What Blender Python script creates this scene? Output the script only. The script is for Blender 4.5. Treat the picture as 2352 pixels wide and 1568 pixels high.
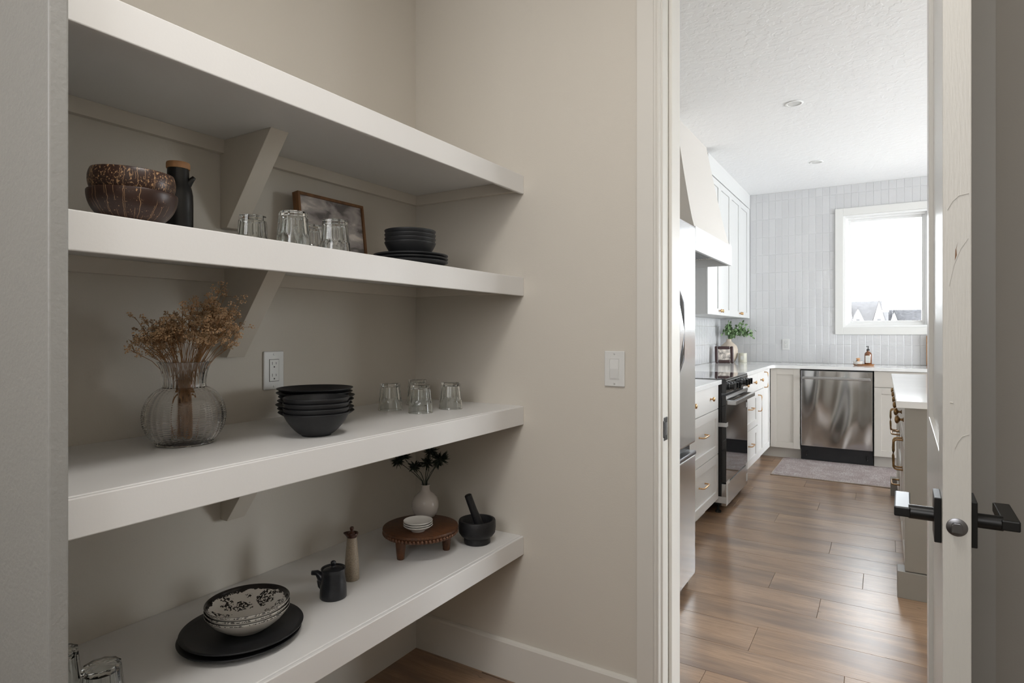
import bpy, bmesh, math, random
from mathutils import Vector, Matrix, noise
for o in list(bpy.data.objects): bpy.data.objects.remove(o)
S = bpy.context.scene; C = S.collection; PI = math.pi; R = math.radians
rnd = random.Random(7)

# ------------------------------------------------------------------ camera, sky, lights, exposure
cd = bpy.data.cameras.new('camera'); cam = bpy.data.objects.new('camera', cd); C.objects.link(cam)
cam.location = (0, 0, 1.25); cam.rotation_euler = (R(90), 0, R(31.56))
cd.sensor_width = 36; cd.lens = 1389/2352*36; cd.shift_y = -21/2352; cd.clip_start = .02; cd.clip_end = 500
S.camera = cam
S.view_settings.view_transform = 'Standard'; S.view_settings.look = 'None'
S.view_settings.gamma = 1; S.view_settings.use_curve_mapping = False; S.view_settings.exposure = 0.0
w = bpy.data.worlds.new('overcast'); S.world = w; w.use_nodes = True
bg = w.node_tree.nodes['Background']; bg.inputs[0].default_value = (.93, .96, 1, 1); bg.inputs[1].default_value = 19.0
def area(name, loc, rot, sx, sy, power, col=(1, 1, 1), portal=False, shape='RECTANGLE'):
    l = bpy.data.lights.new(name, 'AREA'); l.shape = shape; l.size = sx; l.size_y = sy; l.energy = power; l.color = col
    if portal: l.cycles.is_portal = True
    o = bpy.data.objects.new(name, l); C.objects.link(o); o.location = loc; o.rotation_euler = rot; return o
area('window_portal', (4.70, 4.9, 1.30), (0, R(90), 0), 2.3, 4.0, 0, portal=True)
area('window_portal', (3.3, 7.22, 1.27), (R(-90), 0, 0), 2.0, 2.3, 0, portal=True)  # portal for the added, unseen far-wall window
area('window_portal', (.018, 7.16, 1.874), (R(-90), 0, 0), .62, 1.02, 0, portal=True)
area('pantry_ceiling_lamp', (-.30, .62, 2.74), (0, 0, 0), .45, .45, 13.5, (1, .97, .93), shape='DISK')
area('hall_daylight', (-.36, -1.35, 2.05), (R(90), 0, 0), 1.1, 1.2, 26, (.98, .98, 1))

# ------------------------------------------------------------------ materials
def mat(name, col, rough=.5, metal=0, bump=0, bscale=40, var=0, vscale=6, coat=0, trans=0, ior=1.45, emis=0, stretch=None, detail=3):
    m = bpy.data.materials.new(name); m.use_nodes = True; nt = m.node_tree; b = nt.nodes['Principled BSDF']
    b.inputs['Base Color'].default_value = (*col, 1); b.inputs['Roughness'].default_value = rough
    b.inputs['Metallic'].default_value = metal; b.inputs['Coat Weight'].default_value = coat
    b.inputs['Transmission Weight'].default_value = trans; b.inputs['IOR'].default_value = ior
    tc = nt.nodes.new('ShaderNodeTexCoord'); src = tc.outputs['Object']
    if stretch:
        mp = nt.nodes.new('ShaderNodeMapping'); mp.inputs['Scale'].default_value = stretch
        nt.links.new(src, mp.inputs[0]); src = mp.outputs[0]
    if var:
        n = nt.nodes.new('ShaderNodeTexNoise'); n.inputs['Scale'].default_value = vscale; n.inputs['Detail'].default_value = 4
        nt.links.new(src, n.inputs[0])
        cr = nt.nodes.new('ShaderNodeValToRGB'); cr.color_ramp.elements[0].position = .3; cr.color_ramp.elements[1].position = .7
        cr.color_ramp.elements[0].color = (*[max(0, c*(1-var)) for c in col], 1); cr.color_ramp.elements[1].color = (*[min(1, c*(1+var)) for c in col], 1)
        nt.links.new(n.outputs[0], cr.inputs[0]); nt.links.new(cr.outputs[0], b.inputs['Base Color'])
    if bump:
        n = nt.nodes.new('ShaderNodeTexNoise'); n.inputs['Scale'].default_value = bscale; n.inputs['Detail'].default_value = detail
        nt.links.new(src, n.inputs[0])
        bp = nt.nodes.new('ShaderNodeBump'); bp.inputs['Strength'].default_value = bump; bp.inputs['Distance'].default_value = .002
        nt.links.new(n.outputs[0], bp.inputs['Height']); nt.links.new(bp.outputs[0], b.inputs['Normal'])
    return m
def ramp(nt, src, stops):
    cr = nt.nodes.new('ShaderNodeValToRGB'); e = cr.color_ramp.elements
    while len(e) < len(stops): e.new(.5)
    for i, (p, c) in enumerate(stops): e[i].position = p; e[i].color = (*c, 1)
    nt.links.new(src, cr.inputs[0]); return cr.outputs[0]
def N(nt, t, **kw):
    n = nt.nodes.new(t)
    for k, v in kw.items(): setattr(n, k, v)
    return n
def math_(nt, op, a, b=None):
    n = nt.nodes.new('ShaderNodeMath'); n.operation = op
    for i, v in enumerate((a, b)):
        if v is None: continue
        if isinstance(v, (int, float)): n.inputs[i].default_value = v
        else: nt.links.new(v, n.inputs[i])
    return n.outputs[0]
def mixc(nt, f, a, b, mode='MIX'):
    n = nt.nodes.new('ShaderNodeMix'); n.data_type = 'RGBA'; n.blend_type = mode
    for s, v in ((n.inputs[0], f), (n.inputs[6], a), (n.inputs[7], b)):
        if isinstance(v, (int, float)): s.default_value = v
        elif isinstance(v, tuple): s.default_value = (*v, 1)
        else: nt.links.new(v, s)
    return n.outputs[2]

M = {}
M['wall'] = mat('beige_wall_paint', (.60, .56, .495), .75, bump=.12, bscale=220)
M['wallk'] = mat('pale_wall_paint', (.72, .70, .67), .75, bump=.1, bscale=220)
M['wintrim'] = mat('window_casing_paint', (.74, .735, .71), .4)
M['trim'] = mat('cream_trim_paint', (.66, .635, .585), .38, bump=.05, bscale=30)
M['doorp'] = mat('door_paint', (.55, .535, .495), .42, bump=.25, bscale=90, stretch=(4, 4, .4))
M['doorface'] = mat('door_face_paint', (.60, .58, .54), .28, bump=.04, bscale=20)
M['shelf'] = mat('white_shelf_paint', (.74, .73, .715), .33, bump=.06, bscale=160)
M['shelfin'] = mat('shaded_support_paint', (.63, .58, .505), .5, bump=.05, bscale=100)  # support colour warmed to mimic the shade beneath the shelves
M['panel'] = mat('dimmed_end_panel_paint', (.275, .27, .255), .4, bump=.5, bscale=120)  # greyed colour stands in for weak, cool light on this panel
M['white'] = mat('white_paint', (.84, .84, .83), .4)
M['upper'] = mat('off_white_cabinet_paint', (.60, .60, .59), .45)
M['greige'] = mat('greige_cabinet_paint', (.56, .525, .475), .38)
M['greigedk'] = mat('island_taupe_paint', (.27, .25, .22), .42, bump=.08, bscale=200)
M['cab'] = mat('window_lit_cabinet_paint', (.80, .79, .77), .38)  # paler copy of the greige paint, window light mixed into the colour
M['plastic'] = mat('white_plastic', (.68, .68, .66), .3)
M['slot'] = mat('dark_slot', (.03, .03, .03), .6)
M['screw'] = mat('painted_screw', (.6, .6, .58), .3, .3)
M['quartz'] = mat('white_quartz', (.82, .82, .81), .08, var=.04, vscale=3)
M['brass'] = mat('aged_brass', (.60, .37, .18), .28, 1, var=.15, vscale=60)
M['brassdk'] = mat('dark_bronze_brass', (.24, .14, .06), .32, 1, var=.25, vscale=60)
M['steel'] = mat('brushed_steel', (.56, .56, .56), .22, 1, bump=.05, bscale=60, stretch=(1, 1, 30))
M['fridge'] = mat('bright_steel', (.78, .79, .80), .16, 1, bump=.03, bscale=60, stretch=(1, 1, 30))
M['steeldk'] = mat('dark_steel', (.22, .22, .23), .3, 1)
M['blkglass'] = mat('black_glass', (.012, .012, .013), .03, coat=.5)
M['blk'] = mat('matte_black', (.012, .012, .013), .42)
M['blkmetal'] = mat('satin_black_metal', (.006, .006, .006), .36, 0)
M['dishblk'] = mat('charcoal_stoneware', (.011, .0115, .013), .5, var=.15, vscale=40)
M['stone'] = mat('black_granite', (.010, .010, .011), .5, bump=.25, bscale=500, var=.6, vscale=420)
M['ceramicw'] = mat('white_glazed_ceramic', (.72, .70, .66), .12)
M['ceramicv'] = mat('putty_glazed_ceramic', (.50, .46, .42), .13, bump=.6, bscale=22)
M['cream'] = mat('cream_ceramic', (.62, .53, .44), .45)
M['soy'] = mat('black_glazed_pot', (.014, .015, .018), .28, var=.3, vscale=80, bump=.2, bscale=120)
M['tan'] = mat('speckled_tan_ceramic', (.25, .20, .145), .4, var=.3, vscale=350)
M['brownglaze'] = mat('brown_glaze', (.045, .014, .007), .12)
M['glass'] = mat('clear_glass', (.97, .99, .98), .0, trans=1, ior=1.48)
M['vaseglass'] = mat('clear_vase_glass', (.97, .965, .96), .02, trans=1, ior=1.40)
M['amber'] = mat('amber_glass', (.16, .05, .012), .06, coat=.6)
M['lidwood'] = mat('light_wood_lid', (.42, .22, .10), .5, var=.3, vscale=12, stretch=(1, 6, 1))
M['walnut'] = mat('brown_wood', (.085, .033, .013), .42, var=.45, vscale=18, stretch=(2, 12, 2), bump=.2, bscale=60)
M['framew'] = mat('frame_wood', (.17, .075, .025), .5, var=.35, vscale=14, stretch=(3, 3, 1))
M['traywood'] = mat('tray_wood', (.32, .15, .06), .45, var=.3, vscale=20)
M['brushwood'] = mat('brush_wood', (.60, .33, .16), .5)
M['redwoodframe'] = mat('dark_plum_frame', (.045, .022, .022), .35)
M['paper'] = mat('printed_photo', (.50, .45, .40), .6, var=.75, vscale=26)
M['label'] = mat('paper_label', (.72, .72, .68), .6)
M['ink'] = mat('ink', (.18, .18, .18), .6)
M['wax'] = mat('cream_candle', (.62, .60, .50), .35)
M['stem'] = mat('dried_stem', (.30, .155, .065), .7)
M['blossom'] = mat('dried_blossom', (.62, .42, .25), .6, var=.5, vscale=45)
M['thistle'] = mat('dark_thistle', (.018, .028, .018), .6, var=.4, vscale=60)
M['leaf'] = mat('eucalyptus_leaf', (.17, .27, .12), .45, var=.6, vscale=40)
M['rubber'] = mat('rubber', (.02, .02, .02), .8)
M['tape'] = mat('clear_packing_tape', (.62, .62, .62), .2)
M['grout'] = mat('pale_grout', (.80, .80, .80), .9)
M['roof'] = mat('grey_shingle', (.035, .035, .037), .9, var=.2, vscale=2)
M['siding'] = mat('pale_siding', (.30, .30, .30), .9)
M['sidetrim'] = mat('roof_fascia', (.03, .03, .033), .9)
M['pale_ground'] = mat('pale_bounce_ground', (.30, .29, .26), .95, var=.3, vscale=.5)  # unseen ground, made pale to bounce daylight up to the ceiling

for k_ in ('roof', 'sidetrim'): M[k_].node_tree.nodes['Principled BSDF'].inputs['Specular IOR Level'].default_value = 0
def tile_mat():
    m = bpy.data.materials.new('glazed_grey_tile'); m.use_nodes = True; nt = m.node_tree; b = nt.nodes['Principled BSDF']
    oi = N(nt, 'ShaderNodeObjectInfo'); c = ramp(nt, oi.outputs['Random'], [(0, (.60, .60, .605)), (1, (.635, .635, .64))])
    nt.links.new(c, b.inputs['Base Color']); b.inputs['Roughness'].default_value = .13
    tc = N(nt, 'ShaderNodeTexCoord'); n = N(nt, 'ShaderNodeTexNoise'); n.inputs['Scale'].default_value = 22
    gm = N(nt, 'ShaderNodeNewGeometry')
    nt.links.new(gm.outputs['Position'], n.inputs[0])
    bp = N(nt, 'ShaderNodeBump'); bp.inputs['Strength'].default_value = .7; bp.inputs['Distance'].default_value = .003
    nt.links.new(n.outputs[0], bp.inputs['Height']); nt.links.new(bp.outputs[0], b.inputs['Normal']); return m
M['tile'] = tile_mat()

def plank_mat():
    m = bpy.data.materials.new('oak_vinyl_plank'); m.use_nodes = True; nt = m.node_tree; b = nt.nodes['Principled BSDF']
    gm = N(nt, 'ShaderNodeNewGeometry'); oi = N(nt, 'ShaderNodeObjectInfo')
    off = N(nt, 'ShaderNodeVectorMath', operation='ADD'); sc = math_(nt, 'MULTIPLY', oi.outputs['Random'], 37.0)
    cmb = N(nt, 'ShaderNodeCombineXYZ'); nt.links.new(sc, cmb.inputs[0]); nt.links.new(sc, cmb.inputs[2])
    nt.links.new(gm.outputs['Position'], off.inputs[0]); nt.links.new(cmb.outputs[0], off.inputs[1])
    def nz(scale, vec, detail=6, rough=.6, dist=0):
        mp = N(nt, 'ShaderNodeMapping'); mp.inputs['Scale'].default_value = vec; nt.links.new(off.outputs[0], mp.inputs[0])
        n = N(nt, 'ShaderNodeTexNoise'); n.inputs['Scale'].default_value = scale; n.inputs['Detail'].default_value = detail
        n.inputs['Roughness'].default_value = rough; n.inputs['Distortion'].default_value = dist
        nt.links.new(mp.outputs[0], n.inputs[0]); return n.outputs[0]
    big = nz(1.6, (1, 5, 1), 3); grain = nz(6, (1, 26, 1), 8, .7, .4); fine = nz(30, (1, 30, 1), 4, .7)
    base = ramp(nt, oi.outputs['Random'], [(0, (.370, .232, .138)), (.5, (.420, .272, .168)), (1, (.460, .305, .195))])
    c = mixc(nt, ramp(nt, big, [(.34, (.9, .9, .9)), (.54, (0, 0, 0))]), base, (.175, .118, .088))
    c = mixc(nt, ramp(nt, grain, [(.36, (.65, .65, .65)), (.56, (0, 0, 0))]), c, (.190, .112, .066))
    c = mixc(nt, ramp(nt, fine, [(.40, (.35, .35, .35)), (.6, (0, 0, 0))]), c, (.20, .135, .09))
    crack = nz(2.2, (1, 9, 1), 9, .62, 1.6)
    c = mixc(nt, ramp(nt, crack, [(.30, (.9, .9, .9)), (.325, (0, 0, 0))]), c, (.06, .034, .02))
    nt.links.new(c, b.inputs['Base Color']); b.inputs['Roughness'].default_value = .31
    b.inputs['Specular IOR Level'].default_value = .5
    bp = N(nt, 'ShaderNodeBump'); bp.inputs['Strength'].default_value = .22; bp.inputs['Distance'].default_value = .001
    nt.links.new(grain, bp.inputs['Height']); nt.links.new(bp.outputs[0], b.inputs['Normal']); return m
M['plank'] = plank_mat()

def ceiling_mat():
    m = bpy.data.materials.new('knockdown_ceiling'); m.use_nodes = True; nt = m.node_tree; b = nt.nodes['Principled BSDF']
    b.inputs['Base Color'].default_value = (.88, .88, .88, 1); b.inputs['Roughness'].default_value = .85
    gm = N(nt, 'ShaderNodeNewGeometry'); n = N(nt, 'ShaderNodeTexNoise'); n.inputs['Scale'].default_value = 24; n.inputs['Detail'].default_value = 5
    nt.links.new(gm.outputs['Position'], n.inputs[0])
    r = ramp(nt, n.outputs[0], [(.46, (0, 0, 0)), (.56, (1, 1, 1))])
    bp = N(nt, 'ShaderNodeBump'); bp.inputs['Strength'].default_value = .38; bp.inputs['Distance'].default_value = .003
    nt.links.new(r, bp.inputs['Height']); nt.links.new(bp.outputs[0], b.inputs['Normal']); return m
M['ceil'] = ceiling_mat()

def coconut_mat(name, dens, mlo):
    m = bpy.data.materials.new(name); m.use_nodes = True; nt = m.node_tree; b = nt.nodes['Principled BSDF']
    tc = N(nt, 'ShaderNodeTexCoord'); P = tc.outputs['Object']
    def nz(scale, vec, dist=0, d=4):
        mp = N(nt, 'ShaderNodeMapping'); mp.inputs['Scale'].default_value = vec; nt.links.new(P, mp.inputs[0])
        n = N(nt, 'ShaderNodeTexNoise'); n.inputs['Scale'].default_value = scale; n.inputs['Detail'].default_value = d
        n.inputs['Distortion'].default_value = dist; nt.links.new(mp.outputs[0], n.inputs[0]); return n.outputs[0]
    sx = N(nt, 'ShaderNodeSeparateXYZ'); nt.links.new(P, sx.inputs[0]); ang = math_(nt, 'ARCTAN2', sx.outputs[1], sx.outputs[0])
    base = mixc(nt, nz(30, (1, 1, 1)), (.016, .006, .0035), (.050, .020, .012))
    spots = ramp(nt, nz(300, (1, 1, .7), .4), [(dens, (0, 0, 0)), (dens+.03, (1, 1, 1))])
    f = math_(nt, 'MULTIPLY', spots, ramp(nt, nz(28, (1, 1, 1)), [(mlo, (0, 0, 0)), (mlo+.12, (1, 1, 1))]))
    for k, wd, lo, sc in ((2.6, .010, .44, 16), (4.3, .014, .53, 34)):
        u = math_(nt, 'ADD', math_(nt, 'MULTIPLY', ang, k), math_(nt, 'MULTIPLY', nz(26, (1, 1, 1.5), 0, 3), .55))
        v = math_(nt, 'ABSOLUTE', math_(nt, 'SUBTRACT', math_(nt, 'FRACT', u), .5))
        f = math_(nt, 'MAXIMUM', f, math_(nt, 'MULTIPLY', ramp(nt, v, [(wd, (1, 1, 1)), (wd+.008, (0, 0, 0))]), ramp(nt, nz(sc, (1, 1, 1)), [(lo, (0, 0, 0)), (lo+.05, (1, 1, 1))])))
    nt.links.new(mixc(nt, f, base, (.40, .24, .12)), b.inputs['Base Color']); b.inputs['Roughness'].default_value = .36; return m
M['coco1'] = coconut_mat('speckled_coconut_shell', .57, .36); M['coco2'] = coconut_mat('smooth_coconut_shell', .64, .46)

def floral_mat():
    m = bpy.data.materials.new('black_floral_transferware'); m.use_nodes = True; nt = m.node_tree; b = nt.nodes['Principled BSDF']
    tc = N(nt, 'ShaderNodeTexCoord'); P = tc.outputs['Object']; sx = N(nt, 'ShaderNodeSeparateXYZ'); nt.links.new(P, sx.inputs[0])
    cx = N(nt, 'ShaderNodeCombineXYZ'); nt.links.new(sx.outputs[0], cx.inputs[0]); nt.links.new(sx.outputs[1], cx.inputs[1])
    ln = N(nt, 'ShaderNodeVectorMath', operation='LENGTH'); nt.links.new(cx.outputs[0], ln.inputs[0]); r = ln.outputs['Value']
    vo = N(nt, 'ShaderNodeTexVoronoi'); vo.inputs['Scale'].default_value = 27; vo.inputs['Randomness'].default_value = .8; nt.links.new(P, vo.inputs[0])
    n = N(nt, 'ShaderNodeTexNoise'); n.inputs['Scale'].default_value = 210; n.inputs['Detail'].default_value = 3; nt.links.new(P, n.inputs[0])
    n2 = N(nt, 'ShaderNodeTexNoise'); n2.inputs['Scale'].default_value = 60; n2.inputs['Detail'].default_value = 5; nt.links.new(P, n2.inputs[0])
    d = math_(nt, 'ADD', vo.outputs['Distance'], math_(nt, 'MULTIPLY', math_(nt, 'SUBTRACT', n2.outputs[0], .5), 1.3))
    cl = math_(nt, 'LESS_THAN', d, .50)
    ring = math_(nt, 'GREATER_THAN', r, .040)
    det = math_(nt, 'GREATER_THAN', n.outputs[0], .485)
    fl = math_(nt, 'MULTIPLY', math_(nt, 'MULTIPLY', cl, ring), det)
    rim = math_(nt, 'MULTIPLY', math_(nt, 'GREATER_THAN', math_(nt, 'ADD', r, math_(nt, 'MULTIPLY', n2.outputs[0], .014)), .0925), math_(nt, 'LESS_THAN', r, .0945))
    top = math_(nt, 'GREATER_THAN', sx.outputs[2], .004)
    geo = N(nt, 'ShaderNodeNewGeometry'); sn = N(nt, 'ShaderNodeSeparateXYZ'); nt.links.new(tc.outputs['Normal'], sn.inputs[0])
    up = math_(nt, 'GREATER_THAN', sn.outputs[2], .05)
    f = math_(nt, 'MULTIPLY', math_(nt, 'MAXIMUM', fl, rim), up)
    edge = math_(nt, 'MULTIPLY', math_(nt, 'MULTIPLY', math_(nt, 'GREATER_THAN', r, .0932), math_(nt, 'LESS_THAN', r, .0945)), 1.0)
    f = math_(nt, 'MAXIMUM', f, math_(nt, 'MULTIPLY', edge, math_(nt, 'GREATER_THAN', n.outputs[0], .47)))
    nt.links.new(mixc(nt, f, (.60, .57, .52), (.018, .016, .015)), b.inputs['Base Color']); b.inputs['Roughness'].default_value = .1; return m
M['floral'] = floral_mat()

def painting_mat():
    m = bpy.data.materials.new('clouded_sky_painting'); m.use_nodes = True; nt = m.node_tree; b = nt.nodes['Principled BSDF']
    tc = N(nt, 'ShaderNodeTexCoord'); mp = N(nt, 'ShaderNodeMapping'); mp.inputs['Scale'].default_value = (1, 1, 1.7); nt.links.new(tc.outputs['Object'], mp.inputs[0])
    n = N(nt, 'ShaderNodeTexNoise'); n.inputs['Scale'].default_value = 13; n.inputs['Detail'].default_value = 8; n.inputs['Distortion'].default_value = .5
    nt.links.new(mp.outputs[0], n.inputs[0])
    c = ramp(nt, n.outputs[0], [(.36, (.13, .115, .108)), (.46, (.33, .295, .28)), (.57, (.43, .39, .365)), (.66, (.72, .66, .60))])
    sx = N(nt, 'ShaderNodeSeparateXYZ'); nt.links.new(tc.outputs['Object'], sx.inputs[0])
    g = ramp(nt, math_(nt, 'ADD', sx.outputs[2], math_(nt, 'MULTIPLY', n.outputs[0], .02)), [(.040, (1, 1, 1)), (.056, (0, 0, 0))])
    nt.links.new(mixc(nt, g, c, (.06, .052, .045)), b.inputs['Base Color']); b.inputs['Roughness'].default_value = .6; return m
M['painting'] = painting_mat()

def rug_mat():
    m = bpy.data.materials.new('distressed_woven_rug'); m.use_nodes = True; nt = m.node_tree; b = nt.nodes['Principled BSDF']
    tc = N(nt, 'ShaderNodeTexCoord')
    def nz(scale, vec, d=5):
        mp = N(nt, 'ShaderNodeMapping'); mp.inputs['Scale'].default_value = vec; nt.links.new(tc.outputs['Object'], mp.inputs[0])
        n = N(nt, 'ShaderNodeTexNoise'); n.inputs['Scale'].default_value = scale; n.inputs['Detail'].default_value = d; nt.links.new(mp.outputs[0], n.inputs[0]); return n.outputs[0]
    c = ramp(nt, nz(9, (1, 1, 1)), [(.35, (.60, .51, .50)), (.5, (.72, .65, .63)), (.65, (.84, .80, .78))])
    c = mixc(nt, ramp(nt, nz(40, (4, .6, 1)), [(.42, (.75, .75, .75)), (.6, (0, 0, 0))]), c, (.50, .40, .395))
    c = mixc(nt, ramp(nt, nz(60, (.5, 4, 1)), [(.5, (0, 0, 0)), (.65, (.6, .6, .6))]), c, (.78, .74, .72))
    nt.links.new(c, b.inputs['Base Color']); b.inputs['Roughness'].default_value = .95
    bp = N(nt, 'ShaderNodeBump'); bp.inputs['Strength'].default_value = .6; bp.inputs['Distance'].default_value = .003
    nt.links.new(nz(300, (1, 1, 1)), bp.inputs['Height']); nt.links.new(bp.outputs[0], b.inputs['Normal']); return m
M['rug'] = rug_mat()

def wavy_steel():
    m = bpy.data.materials.new('rippled_steel_sheet'); m.use_nodes = True; nt = m.node_tree; b = nt.nodes['Principled BSDF']
    b.inputs['Base Color'].default_value = (.52, .515, .51, 1); b.inputs['Metallic'].default_value = 1; b.inputs['Roughness'].default_value = .13
    tc = N(nt, 'ShaderNodeTexCoord'); mp = N(nt, 'ShaderNodeMapping'); mp.inputs['Scale'].default_value = (1.6, 1, .55); nt.links.new(tc.outputs['Object'], mp.inputs[0])
    n = N(nt, 'ShaderNodeTexNoise'); n.inputs['Scale'].default_value = 2.7; n.inputs['Detail'].default_value = 0; nt.links.new(mp.outputs[0], n.inputs[0])
    bp = N(nt, 'ShaderNodeBump'); bp.inputs['Strength'].default_value = 1; bp.inputs['Distance'].default_value = .05
    nt.links.new(n.outputs[0], bp.inputs['Height']); nt.links.new(bp.outputs[0], b.inputs['Normal']); return m
M['wavy'] = wavy_steel()

def pane_mat():
    m = bpy.data.materials.new('window_glass'); m.use_nodes = True; nt = m.node_tree; nt.nodes.clear()
    o = N(nt, 'ShaderNodeOutputMaterial'); t = N(nt, 'ShaderNodeBsdfTransparent'); t.inputs[0].default_value = (.97, .98, .98, 1)
    g = N(nt, 'ShaderNodeBsdfGlossy'); g.inputs['Roughness'].default_value = .0; f = N(nt, 'ShaderNodeFresnel'); mx = N(nt, 'ShaderNodeMixShader')
    nt.links.new(f.outputs[0], mx.inputs[0]); nt.links.new(t.outputs[0], mx.inputs[1]); nt.links.new(g.outputs[0], mx.inputs[2]); nt.links.new(mx.outputs[0], o.inputs[0]); return m
M['pane'] = pane_mat()

# ------------------------------------------------------------------ mesh helpers
ICO = {}
class B:
    def __init__(s): s.bm = bmesh.new()
    def box(s, x0, x1, y0, y1, z0, z1):
        v = [s.bm.verts.new((x, y, z)) for z in (z0, z1) for y in (y0, y1) for x in (x0, x1)]
        for f in ((0, 2, 3, 1), (4, 5, 7, 6), (0, 1, 5, 4), (2, 6, 7, 3), (0, 4, 6, 2), (1, 3, 7, 5)): s.bm.faces.new([v[i] for i in f])
        return s
    def frame(s, x0, x1, z0, z1, y0, y1, wl, wr=None, wt=None, wb=None):      # rectangular ring in the xz plane
        wr = wl if wr is None else wr; wt = wl if wt is None else wt; wb = wl if wb is None else wb
        s.box(x0, x0+wl, y0, y1, z0, z1); s.box(x1-wr, x1, y0, y1, z0, z1)
        s.box(x0+wl, x1-wr, y0, y1, z1-wt, z1); s.box(x0+wl, x1-wr, y0, y1, z0, z0+wb); return s
    def lathe(s, prof, seg=48, c=(0, 0, 0), rf=None, cap0=True, cap1=True):
        rings = []
        for i, (r, z) in enumerate(prof):
            if r < 1e-6: rings.append([s.bm.verts.new((c[0], c[1], c[2]+z))]); continue
            ring = []
            for k in range(seg):
                a = 2*PI*k/seg; rr = rf(a, r, z, i) if rf else r
                ring.append(s.bm.verts.new((c[0]+rr*math.cos(a), c[1]+rr*math.sin(a), c[2]+z)))
            rings.append(ring)
        for a, b in zip(rings, rings[1:]):
            if len(a) == 1 and len(b) == 1: continue
            for k in range(seg):
                k2 = (k+1) % seg
                if len(a) == 1: s.bm.faces.new((a[0], b[k2], b[k]))
                elif len(b) == 1: s.bm.faces.new((a[k], a[k2], b[0]))
                else: s.bm.faces.new((a[k], a[k2], b[k2], b[k]))
        if cap0 and len(rings[0]) > 1: s.bm.faces.new(rings[0][::-1])
        if cap1 and len(rings[-1]) > 1: s.bm.faces.new(rings[-1])
        return s
    def tube(s, pts, r, seg=8, cap=True, flat=1):
        pts = [Vector(p) for p in pts]; rs = r if isinstance(r, (list, tuple)) else [r]*len(pts); rings = []
        up = Vector((0, 0, 1))
        t0 = (pts[1]-pts[0]).normalized()
        if abs(t0.dot(up)) > .95: up = Vector((1, 0, 0))
        for i, p in enumerate(pts):
            t = ((pts[min(i+1, len(pts)-1)]-pts[max(i-1, 0)])).normalized()
            a = t.cross(up).normalized(); b = a.cross(t).normalized()
            rings.append([s.bm.verts.new(p+a*rs[i]*math.cos(2*PI*k/seg)+b*rs[i]*flat*math.sin(2*PI*k/seg)) for k in range(seg)])
        for a, b in zip(rings, rings[1:]):
            for k in range(seg): s.bm.faces.new((a[k], a[(k+1) % seg], b[(k+1) % seg], b[k]))
        if cap: s.bm.faces.new(rings[0][::-1]); s.bm.faces.new(rings[-1])
        return s
    def prism(s, poly, axis, a0, a1):            # poly in the two other axes
        def P(u, v, a): return {'x': (a, u, v), 'y': (u, a, v), 'z': (u, v, a)}[axis]
        A = [s.bm.verts.new(P(u, v, a0)) for u, v in poly]; Bv = [s.bm.verts.new(P(u, v, a1)) for u, v in poly]
        n = len(poly)
        for i in range(n): s.bm.faces.new((A[i], A[(i+1) % n], Bv[(i+1) % n], Bv[i]))
        s.bm.faces.new(A[::-1]); s.bm.faces.new(Bv); return s
    def ball(s, c, r, sub=1, sc=(1, 1, 1)):
        if sub not in ICO:
            t = bmesh.new(); bmesh.ops.create_icosphere(t, subdivisions=sub, radius=1); t.verts.index_update()
            ICO[sub] = ([v.co.copy() for v in t.verts], [[v.index for v in f.verts] for f in t.faces]); t.free()
        vs_ = [s.bm.verts.new((c[0]+v.x*r*sc[0], c[1]+v.y*r*sc[1], c[2]+v.z*r*sc[2])) for v in ICO[sub][0]]
        for f in ICO[sub][1]: s.bm.faces.new([vs_[i] for i in f])
        return s
    def xf(s, m): bmesh.ops.transform(s.bm, matrix=m, verts=s.bm.verts); return s
def obj(name, b, m, parent=None, bevel=0, smooth=False, world=False, seg=2, kind=None, label=None, loc=None, autos=None):
    bmesh.ops.recalc_face_normals(b.bm, faces=b.bm.faces)
    if world and parent is not None:
        inv = parent_world(parent).inverted(); b.xf(inv)
    me = bpy.data.meshes.new(name); b.bm.to_mesh(me); b.bm.free()
    if smooth or autos:
        for p in me.polygons: p.use_smooth = True
        if autos:
            me.set_sharp_from_angle(angle=R(autos))
    me.materials.append(m if not isinstance(m, str) else M[m])
    o = bpy.data.objects.new(name, me); C.objects.link(o)
    if loc: o.location = loc
    if parent is not None: o.parent = parent
    if bevel:
        md = o.modifiers.new('bevel', 'BEVEL'); md.width = bevel; md.segments = seg; md.limit_method = 'ANGLE'; md.angle_limit = R(40)
    if kind: o['kind'] = kind
    if label: o['label'] = label
    return o
def parent_world(p):
    m = Matrix.LocRotScale(p.location, p.rotation_euler, p.scale)
    return parent_world(p.parent) @ m if p.parent else m
def tag(o, label, cat, group=None):
    o['label'] = label; o['category'] = cat
    if group: o['group'] = group
    return o
def thing(name, label, cat, loc=(0, 0, 0), rz=0, group=None):
    o = bpy.data.objects.new(name, None); C.objects.link(o); o.location = loc; o.rotation_euler = (0, 0, rz); o.empty_display_size = .05
    return tag(o, label, cat, group)
def struct(name, b, m, parent=None, **k):
    o = obj(name, b, m, parent, **k)
    if parent is None: o['kind'] = 'structure'
    return o
def dup(o, loc, rz=0, label=None, group=None):
    r = o.copy(); C.objects.link(r); r.location = loc; r.rotation_euler = (0, 0, rz)
    if label: r['label'] = label
    if group: r['group'] = group
    for ch in o.children:
        c = ch.copy(); C.objects.link(c); c.parent = r
        for g in ch.children:
            d = g.copy(); C.objects.link(d); d.parent = c
    return r

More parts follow.
